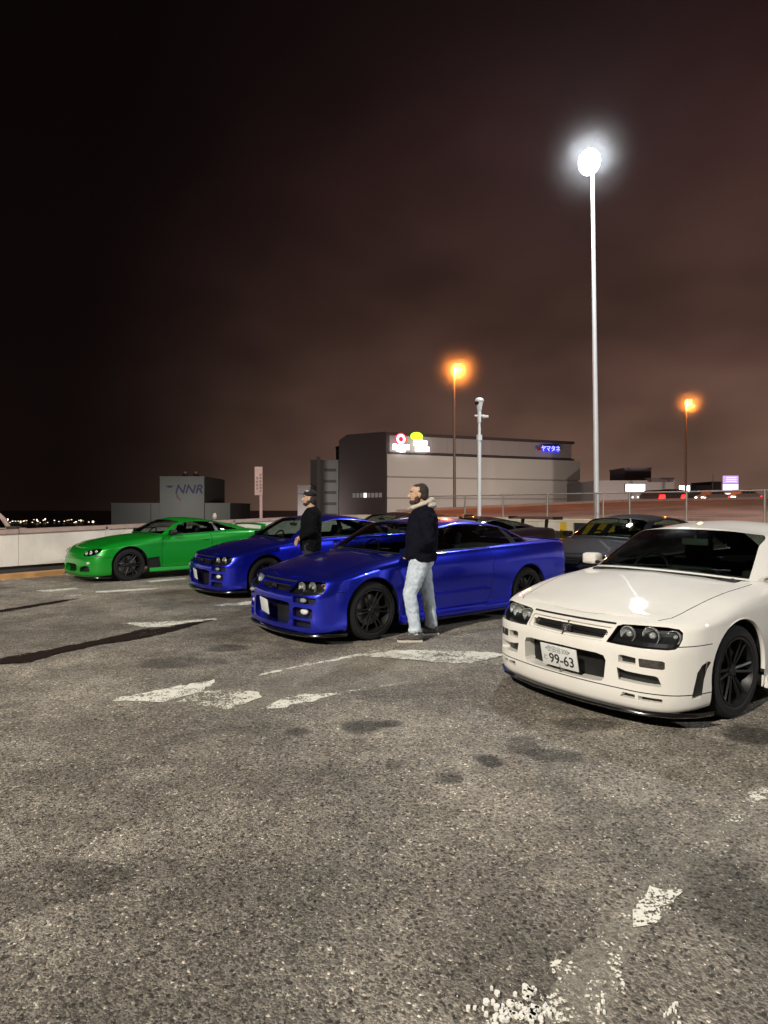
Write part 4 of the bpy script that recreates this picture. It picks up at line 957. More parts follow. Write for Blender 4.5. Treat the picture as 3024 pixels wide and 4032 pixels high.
def build_cabin(net, du=.035, pillar_a=3.0, quarter=(6.05, 6.35), side_end=7.18, rear=(8.5, 10)):
    """returns Shell; ids 1 windscreen, 2 door glass, 3 quarter glass, 4 rear glass, 0 roof and pillars, 5 black rubber edging"""
    D, U, V = dense(net, du, du, mirror_last_row=True)
    # insert exact lines at glass borders
    vb, vt = .10, 2.93; vs = 2.66
    ucuts = [pillar_a - .36, pillar_a + .20, quarter[0], quarter[1], side_end, rear[0] + .12]
    U2 = np.unique(np.round(np.concatenate([U, ucuts]), 4)); V2 = np.unique(np.round(np.concatenate([V, [vb, vt, vb + .06, vt - .05, vs, vs - .05]]), 4))
    U2 = U2[(U2 >= 0) & (U2 <= len(net[0]) - 1)]; V2 = V2[(V2 >= 0) & (V2 <= len(net) - 1)]
    D, U, V = dense(net, du, du, mirror_last_row=True, uv=(U2, V2))
    s = Shell.__new__(Shell); bm = bmesh.new(); n, m = D.shape[:2]
    s.bm = bm; s.pid = bm.faces.layers.int.new('pid'); s.flat = bm.faces.layers.int.new('flat'); s.nx = bm.verts.layers.float_vector.new('n')
    Vt = [[bm.verts.new(D[i, j]) for j in range(m)] for i in range(n)]
    for i in range(n - 1):
        for j in range(m - 1):
            try: f = bm.faces.new((Vt[i][j], Vt[i][j + 1], Vt[i + 1][j + 1], Vt[i + 1][j]))
            except ValueError: continue
            u = (U[j] + U[j + 1]) / 2; v = (V[i] + V[i + 1]) / 2; p = 0
            if vb < v < vt:
                sidew = u > pillar_a and u < rear[0]
                if sidew and v > vs: f[s.pid] = 0; continue
                edge = v < vb + .06 or v > (vs if sidew else vt) - .05
                # slanted rear border of the quarter glass: pointed at the lower rear
                se = side_end - (.95 * max(0, (v - .1) / 2.6) ** 1.15)
                if u < pillar_a - .36: p = 5 if edge else 1
                elif pillar_a + .20 < u < quarter[0]: p = 2 if not edge else 5
                elif quarter[1] < u < se: p = 3 if not edge else 5
                elif quarter[0] < u < quarter[1]: p = 5
                elif u > rear[0] + .12: p = 5 if edge else 4
            f[s.pid] = p
    bmesh.ops.remove_doubles(bm, verts=bm.verts, dist=1e-5)
    bmesh.ops.dissolve_degenerate(bm, dist=1e-6, edges=bm.edges)
    s.freeze(); return s

PLATE_ROT = (R(90), 0, R(90))

def build_skyline(kind):
    """kind: nismo (white, vented bumper) or blue"""
    net, r9 = coupe_net()
    D, U, V = dense(net, .032, .030, mirror_last_row=True)
    s = Shell(D)
    front = lambda c: c.x > .36
    # cabin hole
    hole = [(-.36, 0.0), (-.38, .34), (-.47, .60), (-.60, .69), (-1.2, .73), (-1.95, .735), (-2.45, .70), (-2.86, .63), (-3.0, .52), (-3.05, .27), (-3.06, 0.0), (-3.06, -.01), (-.36, -.01)]
    s.region(hole, 'z', 50, lambda c: c.z > .84 and c.y < .8)
    s.delete(50)
    # wheel arches
    side = lambda c: c.y > .45 and c.z < .90
    s.region(arch_poly(0, .335, .366), 'y', 51, side); s.region(arch_poly(-2.665, .335, .366), 'y', 51, side); s.delete(51)
    # headlight outline
    HL = [(.365, .546), (.45, .541), (.60, .540), (.745, .543), (.775, .549), (.788, .565), (.792, .61), (.786, .652), (.765, .672), (.70, .679), (.56, .674), (.42, .664), (.385, .650)]
    s.region(HL, 'x', 10, lambda c: c.x > .33)
    # upper grille
    s.region([(0, .540), (.330, .546), (.352, .556), (.362, .622), (.350, .634), (0, .636), (-.01, .636), (-.01, .540)], 'x', 40, front)
    s.region([(0, .550), (.310, .554), (.322, .562), (.322, .606), (.310, .613), (0, .614), (-.01, .614), (-.01, .550)], 'x', 11, front)
    if kind == 'nismo':
        s.region([(0, .262), (.30, .268), (.345, .275), (.362, .30), (.372, .42), (.355, .452), (.30, .462), (0, .466), (-.01, .46), (-.01, .26)], 'x', 12, front)
        s.region([(.46, .427), (.575, .427), (.575, .472), (.48, .480), (.46, .472)], 'x', 13, front)
        s.region([(.597, .422), (.60, .417), (.725, .414), (.735, .422), (.735, .462), (.725, .470), (.60, .474), (.592, .468)], 'x', 14, front)
        s.region([(.465, .308), (.63, .303), (.715, .300), (.72, .315), (.702, .362), (.685, .369), (.51, .376), (.45, .390)], 'x', 15, front)
        s.region([(.475, .198), (.575, .198), (.575, .228), (.495, .232)], 'x', 13, front)
        s.region([(.595, .198), (.725, .196), (.725, .222), (.595, .227)], 'x', 13, front)
        # side vent behind the bumper corner
        s.region([(.540, .222), (.468, .222), (.461, .232), (.441, .347), (.415, .405), (.372, .450), (.405, .460), (.462, .438), (.502, .392), (.540, .242)], 'y', 15, lambda c: c.y > .6 and c.x > .34 and c.z < .6)
        s.line([(0, .252), (.35, .252), (.60, .250), (.88, .250)], 'x', .007, lambda c: c.x > .34, only=(0,))
    else:
        s.region([(0, .20), (.33, .205), (.385, .22), (.40, .25), (.40, .42), (.38, .442), (.30, .450), (0, .455), (-.01, .455), (-.01, .20)], 'x', 12, front)
        s.region([(.46, .45), (.74, .448), (.748, .458), (.748, .508), (.735, .516), (.47, .52), (.455, .51)], 'x', 13, front)
        s.region([(.46, .30), (.70, .298), (.72, .31), (.715, .39), (.70, .402), (.50, .408), (.46, .39)], 'x', 15, front)
        s.region([(.46, .195), (.70, .195), (.71, .21), (.70, .268), (.47, .275)], 'x', 15, front)
    # bumper / wing split
    s.line([(.848, .552), (.842, .56), (.30, .572)][1:], 'y', .006, lambda c: c.y > .5 and c.x > .34 and .5 < c.z < .62, only=(0,))
    # bonnet: front gap and side gaps
    gap = .013
    s.region([(-.01, .655), (.37, .655), (.37, .655 + gap), (-.01, .655 + gap)], 'x', 98, lambda c: c.x > .50 and c.z < .71, only=(0,))
    bon = [(.72, -.01), (.72, .385), (.64, .46), (.60, .60), (.50, .665), (.0, .718), (-.40, .742), (-.5, .735), (-.50, -.01)]
    s.line([(.57, .615), (.50, .665), (.0, .718), (-.44, .742)], 'z', .007, lambda c: c.z > .66, only=(0,))
    s.region(bon, 'z', 1, lambda c: c.z > .664 and c.x > -.5, only=(0,))
    # doors
    dl = [(-.60, .90), (-.565, .80), (-.555, .60), (-.56, .30), (-.62, .235)]
    s.line(dl, 'y', .008, lambda c: c.y > .6, only=(0,)); s.line([(-.62, .235), (-1.86, .245)], 'y', .007, lambda c: c.y > .6, only=(0,))
    dr = [(-1.86, .245), (-1.93, .33), (-1.955, .60), (-1.95, .80), (-1.93, .905)]
    s.line(dr, 'y', .008, lambda c: c.y > .6, only=(0,))
    s.line([(-.60, .90), (-.62, .935)], 'y', .008, lambda c: c.y > .6, only=(0,)); s.line([(-1.93, .905), (-1.93, .95)], 'y', .008, lambda c: c.y > .6, only=(0,))
    door = [(-.60, .90), (-.565, .80), (-.555, .60), (-.56, .30), (-.62, .235), (-1.86, .245), (-1.93, .33), (-1.955, .60), (-1.95, .80), (-1.93, .96), (-.61, .96)]
    s.region(door, 'y', 2, lambda c: c.y > .6, only=(0,), cut=False)
    # front bumper and rear bumper
    s.region([(.9, .0), (.34, .0), (.34, .571), (.56, .558), (.9, .555)], 'y', 3, lambda c: c.x > .34, only=(0,), cut=False)
    s.region([(-.02, .5), (.372, .5), (.372, .655), (-.02, .655)], 'x', 3, lambda c: c.x > .5, only=(0,), cut=False)
    s.line([(-3.03, .50), (-3.8, .56)], 'y', .006, lambda c: c.x < -3.0, only=(0,))
    s.region([(-3.0, 0), (-3.9, 0), (-3.9, .565), (-3.03, .50)], 'y', 4, lambda c: c.x < -3.0, only=(0,), cut=False)
    # boot lid gap and tail lights (round pairs)
    s.line([(-3.1, .60), (-3.45, .66), (-3.74, .62)], 'z', .007, lambda c: c.z > .94, only=(0,))
    for cy, r_ in ((.38, .07), (.60, .085)):
        s.region([(cy + r_ * math.cos(a * math.pi / 8), .78 + r_ * math.sin(a * math.pi / 8)) for a in range(16)], 'x', 16, lambda c: c.x < -3.5)
    s.freeze()
    s.recess((40, 11), (-.022, 0, 0), 3)
    for f in s.bm.faces:
        if f[s.pid] == 40: f[s.pid] = 3
    s.recess(11, (-.05, 0, 0), 3, 21); s.recess(12, (-.11, 0, 0.0), 3, 21)
    s.recess(13, (-.045, 0, 0), 3, 21); s.recess(15, (-.06, -.03, 0), 3, 21)
    s.recess(99, (-.0, -.006, -.008), 98, 98)
    # keep the outer face of the lamp as a clear lens and put a bowl behind it
    lens = [f for f in s.bm.faces if f[s.pid] == 10]; dup_ = bmesh.ops.duplicate(s.bm, geom=lens)
    for g in dup_['geom']:
        if isinstance(g, bmesh.types.BMFace): g[s.pid] = 30
    s.recess(10, (-.075, -.012, 0), 22, 22)
    return s

def car_object(name, loc, rz, kind, pmat, label, group=None, roofmat=None, plate=None, wing='lip', ride=0.0, detail=True):
    """a complete two-door coupe from cut panels"""
    C = CARM.get(kind)
    if C is None:
        C = CARM[kind] = {'shell': build_skyline(kind), 'cab': build_cabin(coupe_cabin())}
    s, k = C['shell'], C['cab']
    root = empty(name, (loc[0], loc[1], ride), rz); tag(root, label, 'car', group)
    def part(nm, me, parent=root, lab=None):
        o = link(nm, me, None, parent)
        if lab: o['label'] = lab
        return o
    PM = [pmat, SEAM, BLK]
    part('body', s.mesh('body', (0, 98), 'both', PM, {98: 1}))
    part('bonnet', s.mesh('bonnet', (1,), 'both', PM))
    fb = part('front_bumper', s.mesh('front_bumper', (3, 21), 'both', PM, {21: 2}))
    part('rear_bumper', s.mesh('rear_bumper', (4,), 'both', PM))
    for sd in ('left', 'right'):
        sg = 1 if sd == 'left' else -1
        d = part('door', s.mesh('door', (2,), sd, PM))
        hb = MB(); hb.box(-1.84, -1.70, .85 * sg - .006, .85 * sg + .022, .785, .808, bev=.008); hb.build('handle', pmat, d, 40)
        part('door_window', k.mesh('door_window', (2,), sd, [GLS])); part('quarter_window', k.mesh('quarter_window', (3,), sd, [GLS]))
        h = part('headlight', s.mesh('headlight', (22,), sd, [LAMPH]))
        part('lens', s.mesh('lens', (30,), sd, [LENS]), h)
        for (x, y, z, r_, mt) in ((.676, .455, .602, .052, REFL), (.630, .600, .606, .058, REFL), (.560, .722, .608, .044, AMB if kind == 'blue' else REFL)):
            m = MB(); m.lathe([(.006, -.045), (r_ * .5, -.035), (r_ * .85, -.012), (r_, .008), (r_ + .004, .008), (r_ + .004, -.01)], 20, axis='x', c=(x, y * sg, z)); m.build('reflector', mt, h, 50)
            m = MB(); m.ell((x - .018, y * sg, z), (.022, r_ * .42, r_ * .42), 12, 8); m.build('bulb', REFL if mt is REFL else AMB, h, 60)
        part('tail_light', s.mesh('tail_light', (16,), sd, [REDL]))
        # mirror
        m = MB(); m.box(-.80, -.66, min(.83 * sg, .985 * sg), max(.83 * sg, .985 * sg), .915, 1.025, bev=.035); mo = m.build('wing_mirror', pmat, root, 60)
        m = MB(); m.box(-.74, -.68, min(.76 * sg, .86 * sg), max(.76 * sg, .86 * sg), .925, .955, bev=.01); m.build('mirror_arm', BLK, mo, 50)
        m = MB(); m.box(-.807, -.799, min(.845 * sg, .97 * sg), max(.845 * sg, .97 * sg), .93, 1.01, bev=.003); m.build('mirror_glass', CHR, mo, 50)
        # sill skirt with black lower blade
        m = MB(); m.prism([(.80, .16), (.872, .15), (.880, .175), (.862, .235), (.80, .24)], -2.28, -.40, 'x'); 
        sk = m.mesh('side_skirt', 40, [pmat])
        if sg < 0:
            for v in sk.vertices: v.co.y *= -1
            sk.flip_normals()
        so = link('side_skirt', sk, None, root)
        m = MB(); m.box(-2.28, -.40, min(.80 * sg, .895 * sg), max(.80 * sg, .895 * sg), .128, .149, bev=.004); m.build('skirt_blade', GLOSSB, so, 40)
        # rub strip / door moulding line
        m = MB(); m.tube([(-.62, .872 * sg, .42), (-1.25, .870 * sg, .425), (-1.9, .874 * sg, .43)], .007, 6); m.build('door_moulding', pmat, d, 60)
        # added strip in place of the highlight along the belt line
        m = MB(); m.tube([(-.62, .752 * sg, .922), (-1.2, .782 * sg, .944), (-1.95, .788 * sg, .956), (-2.4, .762 * sg, .975)], .008, 6); m.build('belt_glint', mat('belt_glint_grey', (.35, .36, .40), .25, metal=.8), root, 50)
        # arch lips
        for cx in (0, -2.665):
            a_ = arc(cx, .335, .370, -6, 186, 28); y0 = .884 if cx == 0 else .889
            m = MB(); m.tube([(x, (y0 - .010 - .05 * abs((x - cx) / .36) ** 3 * (1 if cx == 0 and x > cx else .35)) * sg, z) for x, z in a_], .011, 6, ry=.016); m.build('arch_lip', pmat, root, 60)
            a_ = arc(cx, .335, .372, -10, 190, 24); m = MB()
            V = [(x, .86 * sg, z) for x, z in a_] + [(x, .50 * sg, z) for x, z in a_]; n_ = len(a_)
            m.add(V, [(i, i + 1, n_ + i + 1, n_ + i) for i in range(n_ - 1)]); m.add([(x, .50 * sg, z) for x, z in a_], [tuple(range(n_))]); m.build('wheel_well', BLK, root)
            w = empty('wheel', (cx, .732 * sg, .325 - ride)); w.parent = root
            if sg < 0: w.rotation_euler = (0, 0, math.pi)
            for nm, me in zip(('tyre', 'rim', 'brake_disc'), WH): link(nm, me, None, w)
    part('roof', k.mesh('roof', (0, 5), 'both', [roofmat or pmat, BLK], {5: 1}))
    ws = part('windscreen', k.mesh('windscreen', (1,), 'both', [GLS]))
    for y0 in (.05, -.42):
        m = MB(); m.tube([(-.36, y0 + .02, .962), (-.40, y0 + .25, .975), (-.45, y0 + .50 if y0 < 0 else .58, .985)], .007, 6); m.build('wiper', BLK, root, 60)
    part('rear_window', k.mesh('rear_window', (4,), 'both', [GLS]))
    # black splitter under the bumper
    pl = [(.855, 0), (.846, .22), (.812, .44), (.752, .63), (.655, .765), (.52, .848), (.37, .885)]
    full = [(x, -y) for x, y in pl[:0:-1]] + pl
    m = MB(); n_ = len(full); V = []
    for z, o_ in ((.098, .0), (.108, .012), (.122, .008), (.132, -.015)):
        V += [(x + o_ * (1 if abs(y) < .7 else .5), y + math.copysign(o_ * .6, y) * (abs(y) > .5), z) for x, y in full]
    V += [(.36, -.80 + 1.60 * i / (n_ - 1), .085) for i in range(n_)]
    m.add(V, [(r_ * n_ + i, r_ * n_ + i + 1, (r_ + 1) * n_ + i + 1, (r_ + 1) * n_ + i) for r_ in range(3) for i in range(n_ - 1)] + [(4 * n_ + i, 4 * n_ + i + 1, i + 1, i) for i in range(n_ - 1)])
    m.build('front_splitter', GLOSSB, root, 40)
    # grille bars and badge
    g = MB(); 
    for z in (.570, .586, .602): g.box(.735, .745, -.335, .335, z - .003, z + .003)
    if kind != 'nismo': g.box(.735, .76, -.335, .335, .610, .618)
    go = g.build('grille', BLK, root)
    b = MB(); b.box(.758, .771, -.045, .045, .562, .609, bev=.006); bo = b.build('badge', mat('badge_metal', (.10, .09, .10), .3, metal=.9), go, 40)
    if kind == 'nismo': text('badge_letters', 'GT', .034, CHR, bo, (.7725, 0, .592), PLATE_ROT, .001); text('badge_letters', 'R', .03, CHR, bo, (.7725, 0, .573), PLATE_ROT, .001)
    # radiator mesh in the middle intake
    g = MB()
    for i in range(12): g.box(.722, .726, -.34, .34, .28 + i * .014, .286 + i * .014)
    g.build('radiator', SEAM, root)
    # indicators and fog lamps
    for sg in (1, -1):
        if kind == 'nismo':
            part('indicator', s.mesh('indicator', (14,), 'left' if sg > 0 else 'right', [mat('smoked_lens', (.05, .045, .04), .15, coat=1, noise=(30, .6))]), fb)
        else:
            m = MB(); m.ell((.745, .60 * sg, .482), (.03, .055, .027), 14, 8); m.build('indicator', mat('grey_lens', (.30, .32, .30), .15, coat=1), fb, 60)
            m = MB(); m.ell((.715, .575 * sg, .355), (.035, .07, .036), 16, 10); m.build('fog_lamp', mat('white_lens', (.75, .76, .76), .2, coat=1), fb, 60)
    # plate
    if plate:
        px_, py_, pz_, txt = plate
        p = MB(); p.box(px_ - .006, px_ + .004, py_ - .165, py_ + .165, pz_ - .0825, pz_ + .0825, bev=.003); po = p.build('number_plate', PLATE, root, 40); po.matrix_local = Matrix.Translation((px_, 0, pz_)) @ Matrix.Rotation(R(12), 4, 'Y') @ Matrix.Translation((-px_, 0, -pz_)) if txt else Matrix.Translation((px_, py_, pz_)) @ Matrix.Rotation(R(-13), 4, 'Z') @ Matrix.Rotation(R(8), 4, 'Y') @ Matrix.Translation((-px_, -py_, -pz_))
        po_x = px_ + .0055
        if txt:
            text('plate_text', txt[0], .052, mat('plate_ink_grey', (.25, .27, .25), .5), po, (po_x, py_ - .005, pz_ + .048), PLATE_ROT, .0008, sx=.85)
            text('plate_text', txt[1], .050, mat('plate_ink_grey', (.25, .27, .25), .5), po, (po_x, py_ - .128, pz_ - .022), PLATE_ROT, .0008)
            text('plate_text', txt[2], .105, mat('plate_ink_black', (.015, .02, .02), .5), po, (po_x, py_ + .022, pz_ - .024), PLATE_ROT, .001, sx=.95, offset=.0012)
            for sy in (-.11, .10):
                b = MB(); b.lathe([(0, 0), (.006, 0), (.006, .003)], 10, axis='x', c=(po_x, py_ + sy, pz_ + .052)); b.build('bolt', DISC, po)
    # cabin
    tub = MB(); tub.box(-3.0, -.35, -.70, .70, .30, .33); tub.box(-.68, -.37, -.66, .66, .70, .93, bev=.05); tub.box(-2.2, -.7, -.10, .10, .33, .55, bev=.03); tub.box(-3.05, -2.25, -.60, .60, .60, .93, bev=.05)
    tub.build('dashboard', INT, root, 50)
    for sy in (-.36, .36):
        m = MB(); m.box(-1.55, -1.05, sy - .25, sy + .25, .36, .52, bev=.06); M_ = Matrix.Translation((-1.52, sy, .5)) @ Matrix.Rotation(R(-18), 4, 'Y')
        m.box(-.07, .07, -.25, .25, -.05, .50, M=M_, bev=.06); m.box(-.05, .05, -.13, .13, .51, .68, M=M_, bev=.04); m.build('seat', SEAT, root, 60)
    m = MB(); m.box(-2.35, -2.15, -.55, .55, .45, .92, bev=.07); m.build('rear_seat', SEAT, root, 60)
    sw = MB(); a_ = [(0, .175 * math.cos(t * math.pi / 12), .175 * math.sin(t * math.pi / 12)) for t in range(25)]
    M_ = Matrix.Translation((-.86, -.36, .88)) @ Matrix.Rotation(R(-22), 4, 'Y'); sw.tube([M_ @ Vector(p) for p in a_], .014, 8, caps=False); sw.box(-.02, .01, -.17, .17, -.015, .015, M=M_); sw.box(-.02, .01, -.015, .015, -.17, .0, M=M_); sw.build('steering_wheel', BLK, root, 50)
    m = MB(); m.box(-1.00, -.975, -.12, .12, 1.135, 1.195, bev=.012); m.tube([(-.985, 0, 1.19), (-1.02, 0, 1.27)], .010, 6); m.build('rear_view_mirror', MIRR, root, 50)
    # rear wing
    if wing == 'low':
        m = MB(); m.prism([(-3.44, 1.10), (-3.50, 1.125), (-3.62, 1.135), (-3.72, 1.15), (-3.72, 1.135), (-3.62, 1.115), (-3.50, 1.10)], -.70, .70, 'y'); wo = m.build('rear_wing', pmat, root, 40)
        for sy in (-.62, 0, .62):
            m = MB(); m.box(-3.66, -3.50, sy - .02, sy + .02, 1.0, 1.12, bev=.01); m.build('wing_stay', pmat, wo, 40)
    elif wing == 'lip':
        m = MB(); m.tube([(-3.70, -.62, .985), (-3.73, 0, .995), (-3.70, .62, .985)], .018, 8, ry=.03); m.build('boot_lip', pmat, root, 50)
    elif wing == 'high':
        m = MB(); m.prism([(-3.40, 1.20), (-3.48, 1.232), (-3.62, 1.24), (-3.74, 1.262), (-3.74, 1.245), (-3.62, 1.215), (-3.48, 1.20)], -.76, .76, 'y'); m.box(-3.76, -3.40, -.775, -.765, 1.19, 1.27); m.box(-3.76, -3.40, .765, .775, 1.19, 1.27); wo = m.build('rear_wing', BLK, root, 40)
        for sy in (-.45, .45):
            m = MB(); m.box(-3.62, -3.50, sy - .01, sy + .01, 1.0, 1.22); m.build('wing_stay', BLK, wo, 40)
    m = MB(); m.tube([(-3.80, -.55, .27), (-3.60, -.55, .27)], .055, 16); m.build('exhaust_tip', CHR, root, 50)
    return root
CARM = {}
YAW = {'white': 3.735, 'blue': 3.806}
white_car = car_object('white_coupe', (1.992, 4.986), 3.735, 'nismo', P_WHITE, 'glossy white coupe with black front splitter and plate 99-63, nearest on the right', plate=(.845, 0.0, .375, ('世田谷300', 'と', '99-63')))
blue_car = car_object('blue_coupe', (-.645, 7.47), 3.806, 'blue', P_BLUE, 'metallic blue coupe parked directly behind the standing man in light jeans', plate=(.85, -.09, .36, None))
blue_car2 = car_object('blue_coupe', (-2.462, 10.802), 3.806, 'blue', P_BLUE2, 'farther blue coupe parked between the green car and the nearer blue coupe', plate=(.85, -.09, .36, None))
# ---- rounded fastback coupe (green one; its shape again for the dark car behind)
def round_net():
    base = [(.83, 0), (.822, .24), (.79, .46), (.72, .64), (.62, .765), (.49, .842), (.36, .880), (0, .900), (-.36, .890), (-.64, .868), (-1.25, .862), (-1.8, .872), (-2.15, .893), (-2.55, .905), (-2.92, .895), (-3.2, .86), (-3.42, .78), (-3.54, .62), (-3.59, .36), (-3.605, 0)]
    fw = [1, 1, 1, .95, .8, .5, .2, 0, 0, 0, 0, 0, 0, 0, 0, 0, 0, 0, 0, 0]
    rw = [0] * 14 + [0, .15, .6, .9, 1, 1]
    sw = [0, .0, .15, .4, .7, .9, 1, 1, 1, 1, 1, 1, 1, 1, 1, .95, .7, .4, .15, 0]
    def row(dx, dy, drx, zf, zs, zr, zcol=None):
        out = []
        for j, (x, y) in enumerate(base):
            ws = 1 - fw[j] - rw[j]; Z = zcol[j] if zcol else zf * fw[j] + zr * rw[j] + zs * ws
            out.append((x + dx * fw[j] + drx * rw[j], 0 if j in (0, 19) else y + dy * sw[j], Z))
        return out
    z7 = [.585, .587, .60, .625, .65, .672, .69, .735, .775, .80, .82, .845, .87, .89, .90, .895, .88, .87, .865, .865]
    z8 = [.628, .630, .642, .668, .695, .715, .738, .79, .838, .872, .90, .925, .945, .955, .955, .945, .93, .925, .925, .925]
    N = [row(-.18, -.14, .16, .12, .17, .22), row(-.03, -.02, .06, .12, .16, .21), row(0, -.006, .02, .18, .22, .29), row(0, 0, 0, .28, .33, .38),
         row(-.005, 0, 0, .38, .45, .50), row(-.022, -.004, 0, .47, .56, .62), row(-.055, -.010, .02, .53, .66, .74),
         row(-.10, -.030, .04, 0, 0, 0, z7), row(-.16, -.085, .06, 0, 0, 0, z8)]
    r9 = row(-.19, -.135, .09, 0, 0, 0, [z + .014 for z in z8]); N.append(r9)
    zc = lambda x: float(np.interp(x, [-3.55, -3.4, -3.1, -2.6, -.6, -.35, 0, .3, .5, .62, .70], [.945, .965, .985, .98, .925, .915, .872, .80, .735, .69, .65]))
    for w in (.35, .7, 1.0):
        out = []
        for j, (x, y, z) in enumerate(r9):
            xc = min(x - (.02 if j < 4 else 0), .61 - .012 * j) if j < 6 else x
            C = Vector((xc, 0, zc(xc))); q = Vector((x, y, z)).lerp(C, w); q.z = z + (C.z - z) * ((1 - (1 - w) ** 2) * .75 + w * .25); out.append(tuple(q))
        N.append(out)
    return N
def round_cabin():
    base = [(-.56, 0, .935), (-.58, .34, .93), (-.66, .60, .915), (-.80, .70, .893), (-1.2, .752, .90), (-1.85, .765, .92), (-2.3, .73, .94), (-2.70, .655, .955), (-2.98, .54, .965), (-3.08, .28, .975), (-3.10, 0, .98)]
    roof = [(-1.12, 0, 1.212), (-1.135, .30, 1.205), (-1.17, .45, 1.185), (-1.26, .515, 1.172), (-1.5, .545, 1.195), (-1.85, .535, 1.185), (-2.10, .508, 1.155), (-2.32, .470, 1.110), (-2.22, .40, 1.150), (-2.18, .20, 1.170), (-2.17, 0, 1.175)]
    return cabin_net(base, roof, 1.262, -1.52, .028)
def build_round():
    D, U, V = dense(round_net(), .035, .032, mirror_last_row=True); s = Shell(D)
    s.region([(-.62, 0), (-.64, .34), (-.72, .58), (-.85, .67), (-1.2, .715), (-1.85, .73), (-2.3, .695), (-2.68, .62), (-2.92, .51), (-3.03, .27), (-3.04, 0), (-3.04, -.01), (-.62, -.01)], 'z', 50, lambda c: c.z > .80 and c.y < .8)
    s.delete(50)
    side = lambda c: c.y > .45 and c.z < .9
    s.region(arch_poly(0, .335, .368), 'y', 51, side); s.region(arch_poly(-2.55, .335, .370), 'y', 51, side); s.delete(51)
    fr = lambda c: c.x > .36
    s.region([(.44, .535), (.50, .515), (.62, .520), (.735, .555), (.785, .61), (.785, .65), (.755, .668), (.66, .660), (.54, .635), (.46, .60)], 'x', 10, fr)
    s.region([(0, .21), (.26, .215), (.31, .25), (.28, .345), (.22, .36), (0, .365), (-.01, .36), (-.01, .21)], 'x', 12, fr)
    s.region([(.42, .215), (.66, .22), (.67, .25), (.64, .325), (.55, .335), (.44, .30)], 'x', 15, fr)
    s.line([(.70, .46), (.60, .60), (.50, .66), (0, .69), (-.44, .70)], 'z', .007, lambda c: c.z > .60, only=(0,))
    s.region([(.72, -.01), (.71, .44), (.60, .60), (.50, .66), (.0, .69), (-.44, .70), (-.72, .69), (-.72, -.01)], 'z', 1, lambda c: c.z > .60 and c.x > -.72, only=(0,))
    s.line([(-.74, .885), (-.70, .78), (-.67, .55), (-.68, .235), (-1.75, .245), (-1.84, .50), (-1.84, .80), (-1.82, .91)], 'y', .008, lambda c: c.y > .6, only=(0,))
    s.region([(-.74, .895), (-.70, .78), (-.67, .55), (-.68, .235), (-1.75, .245), (-1.84, .50), (-1.84, .80), (-1.82, .95), (-.67, .93)], 'y', 2, lambda c: c.y > .6, only=(0,), cut=False)
    s.region([(-.35, .16), (-.36, .44), (-.62, .46), (-.65, .30), (-.67, .16)], 'y', 17, lambda c: c.y > .6, only=(0,))
    s.region([(.62, .50), (.56, .50), (.52, .515), (.56, .53), (.62, .53)], 'y', 18, lambda c: c.y > .6, only=(0,))
    s.line([(.9, .46), (.34, .50)], 'y', .006, lambda c: c.x > .34, only=(0,))
    s.region([(.95, .0), (.34, .0), (.34, .50), (.95, .46)], 'y', 3, lambda c: c.x > .34, only=(0,), cut=False)
    for cy, r_ in ((.36, .06), (.50, .06), (.64, .05)):
        s.region([(cy + r_ * math.cos(a * math.pi / 8), .76 + r_ * math.sin(a * math.pi / 8)) for a in range(16)], 'x', 16, lambda c: c.x < -3.3)
    s.freeze()
    s.recess(12, (-.10, 0, 0), 3, 21); s.recess(15, (-.06, -.03, 0), 3, 21); s.recess(17, (0, -.03, 0), 0, 19); s.recess(99, (0, -.006, -.008), 98, 98)
    lens = [f for f in s.bm.faces if f[s.pid] == 10]
    for g in bmesh.ops.duplicate(s.bm, geom=lens)['geom']:
        if isinstance(g, bmesh.types.BMFace): g[s.pid] = 30
    s.recess(10, (-.06, -.01, -.03), 22, 22)
    return s
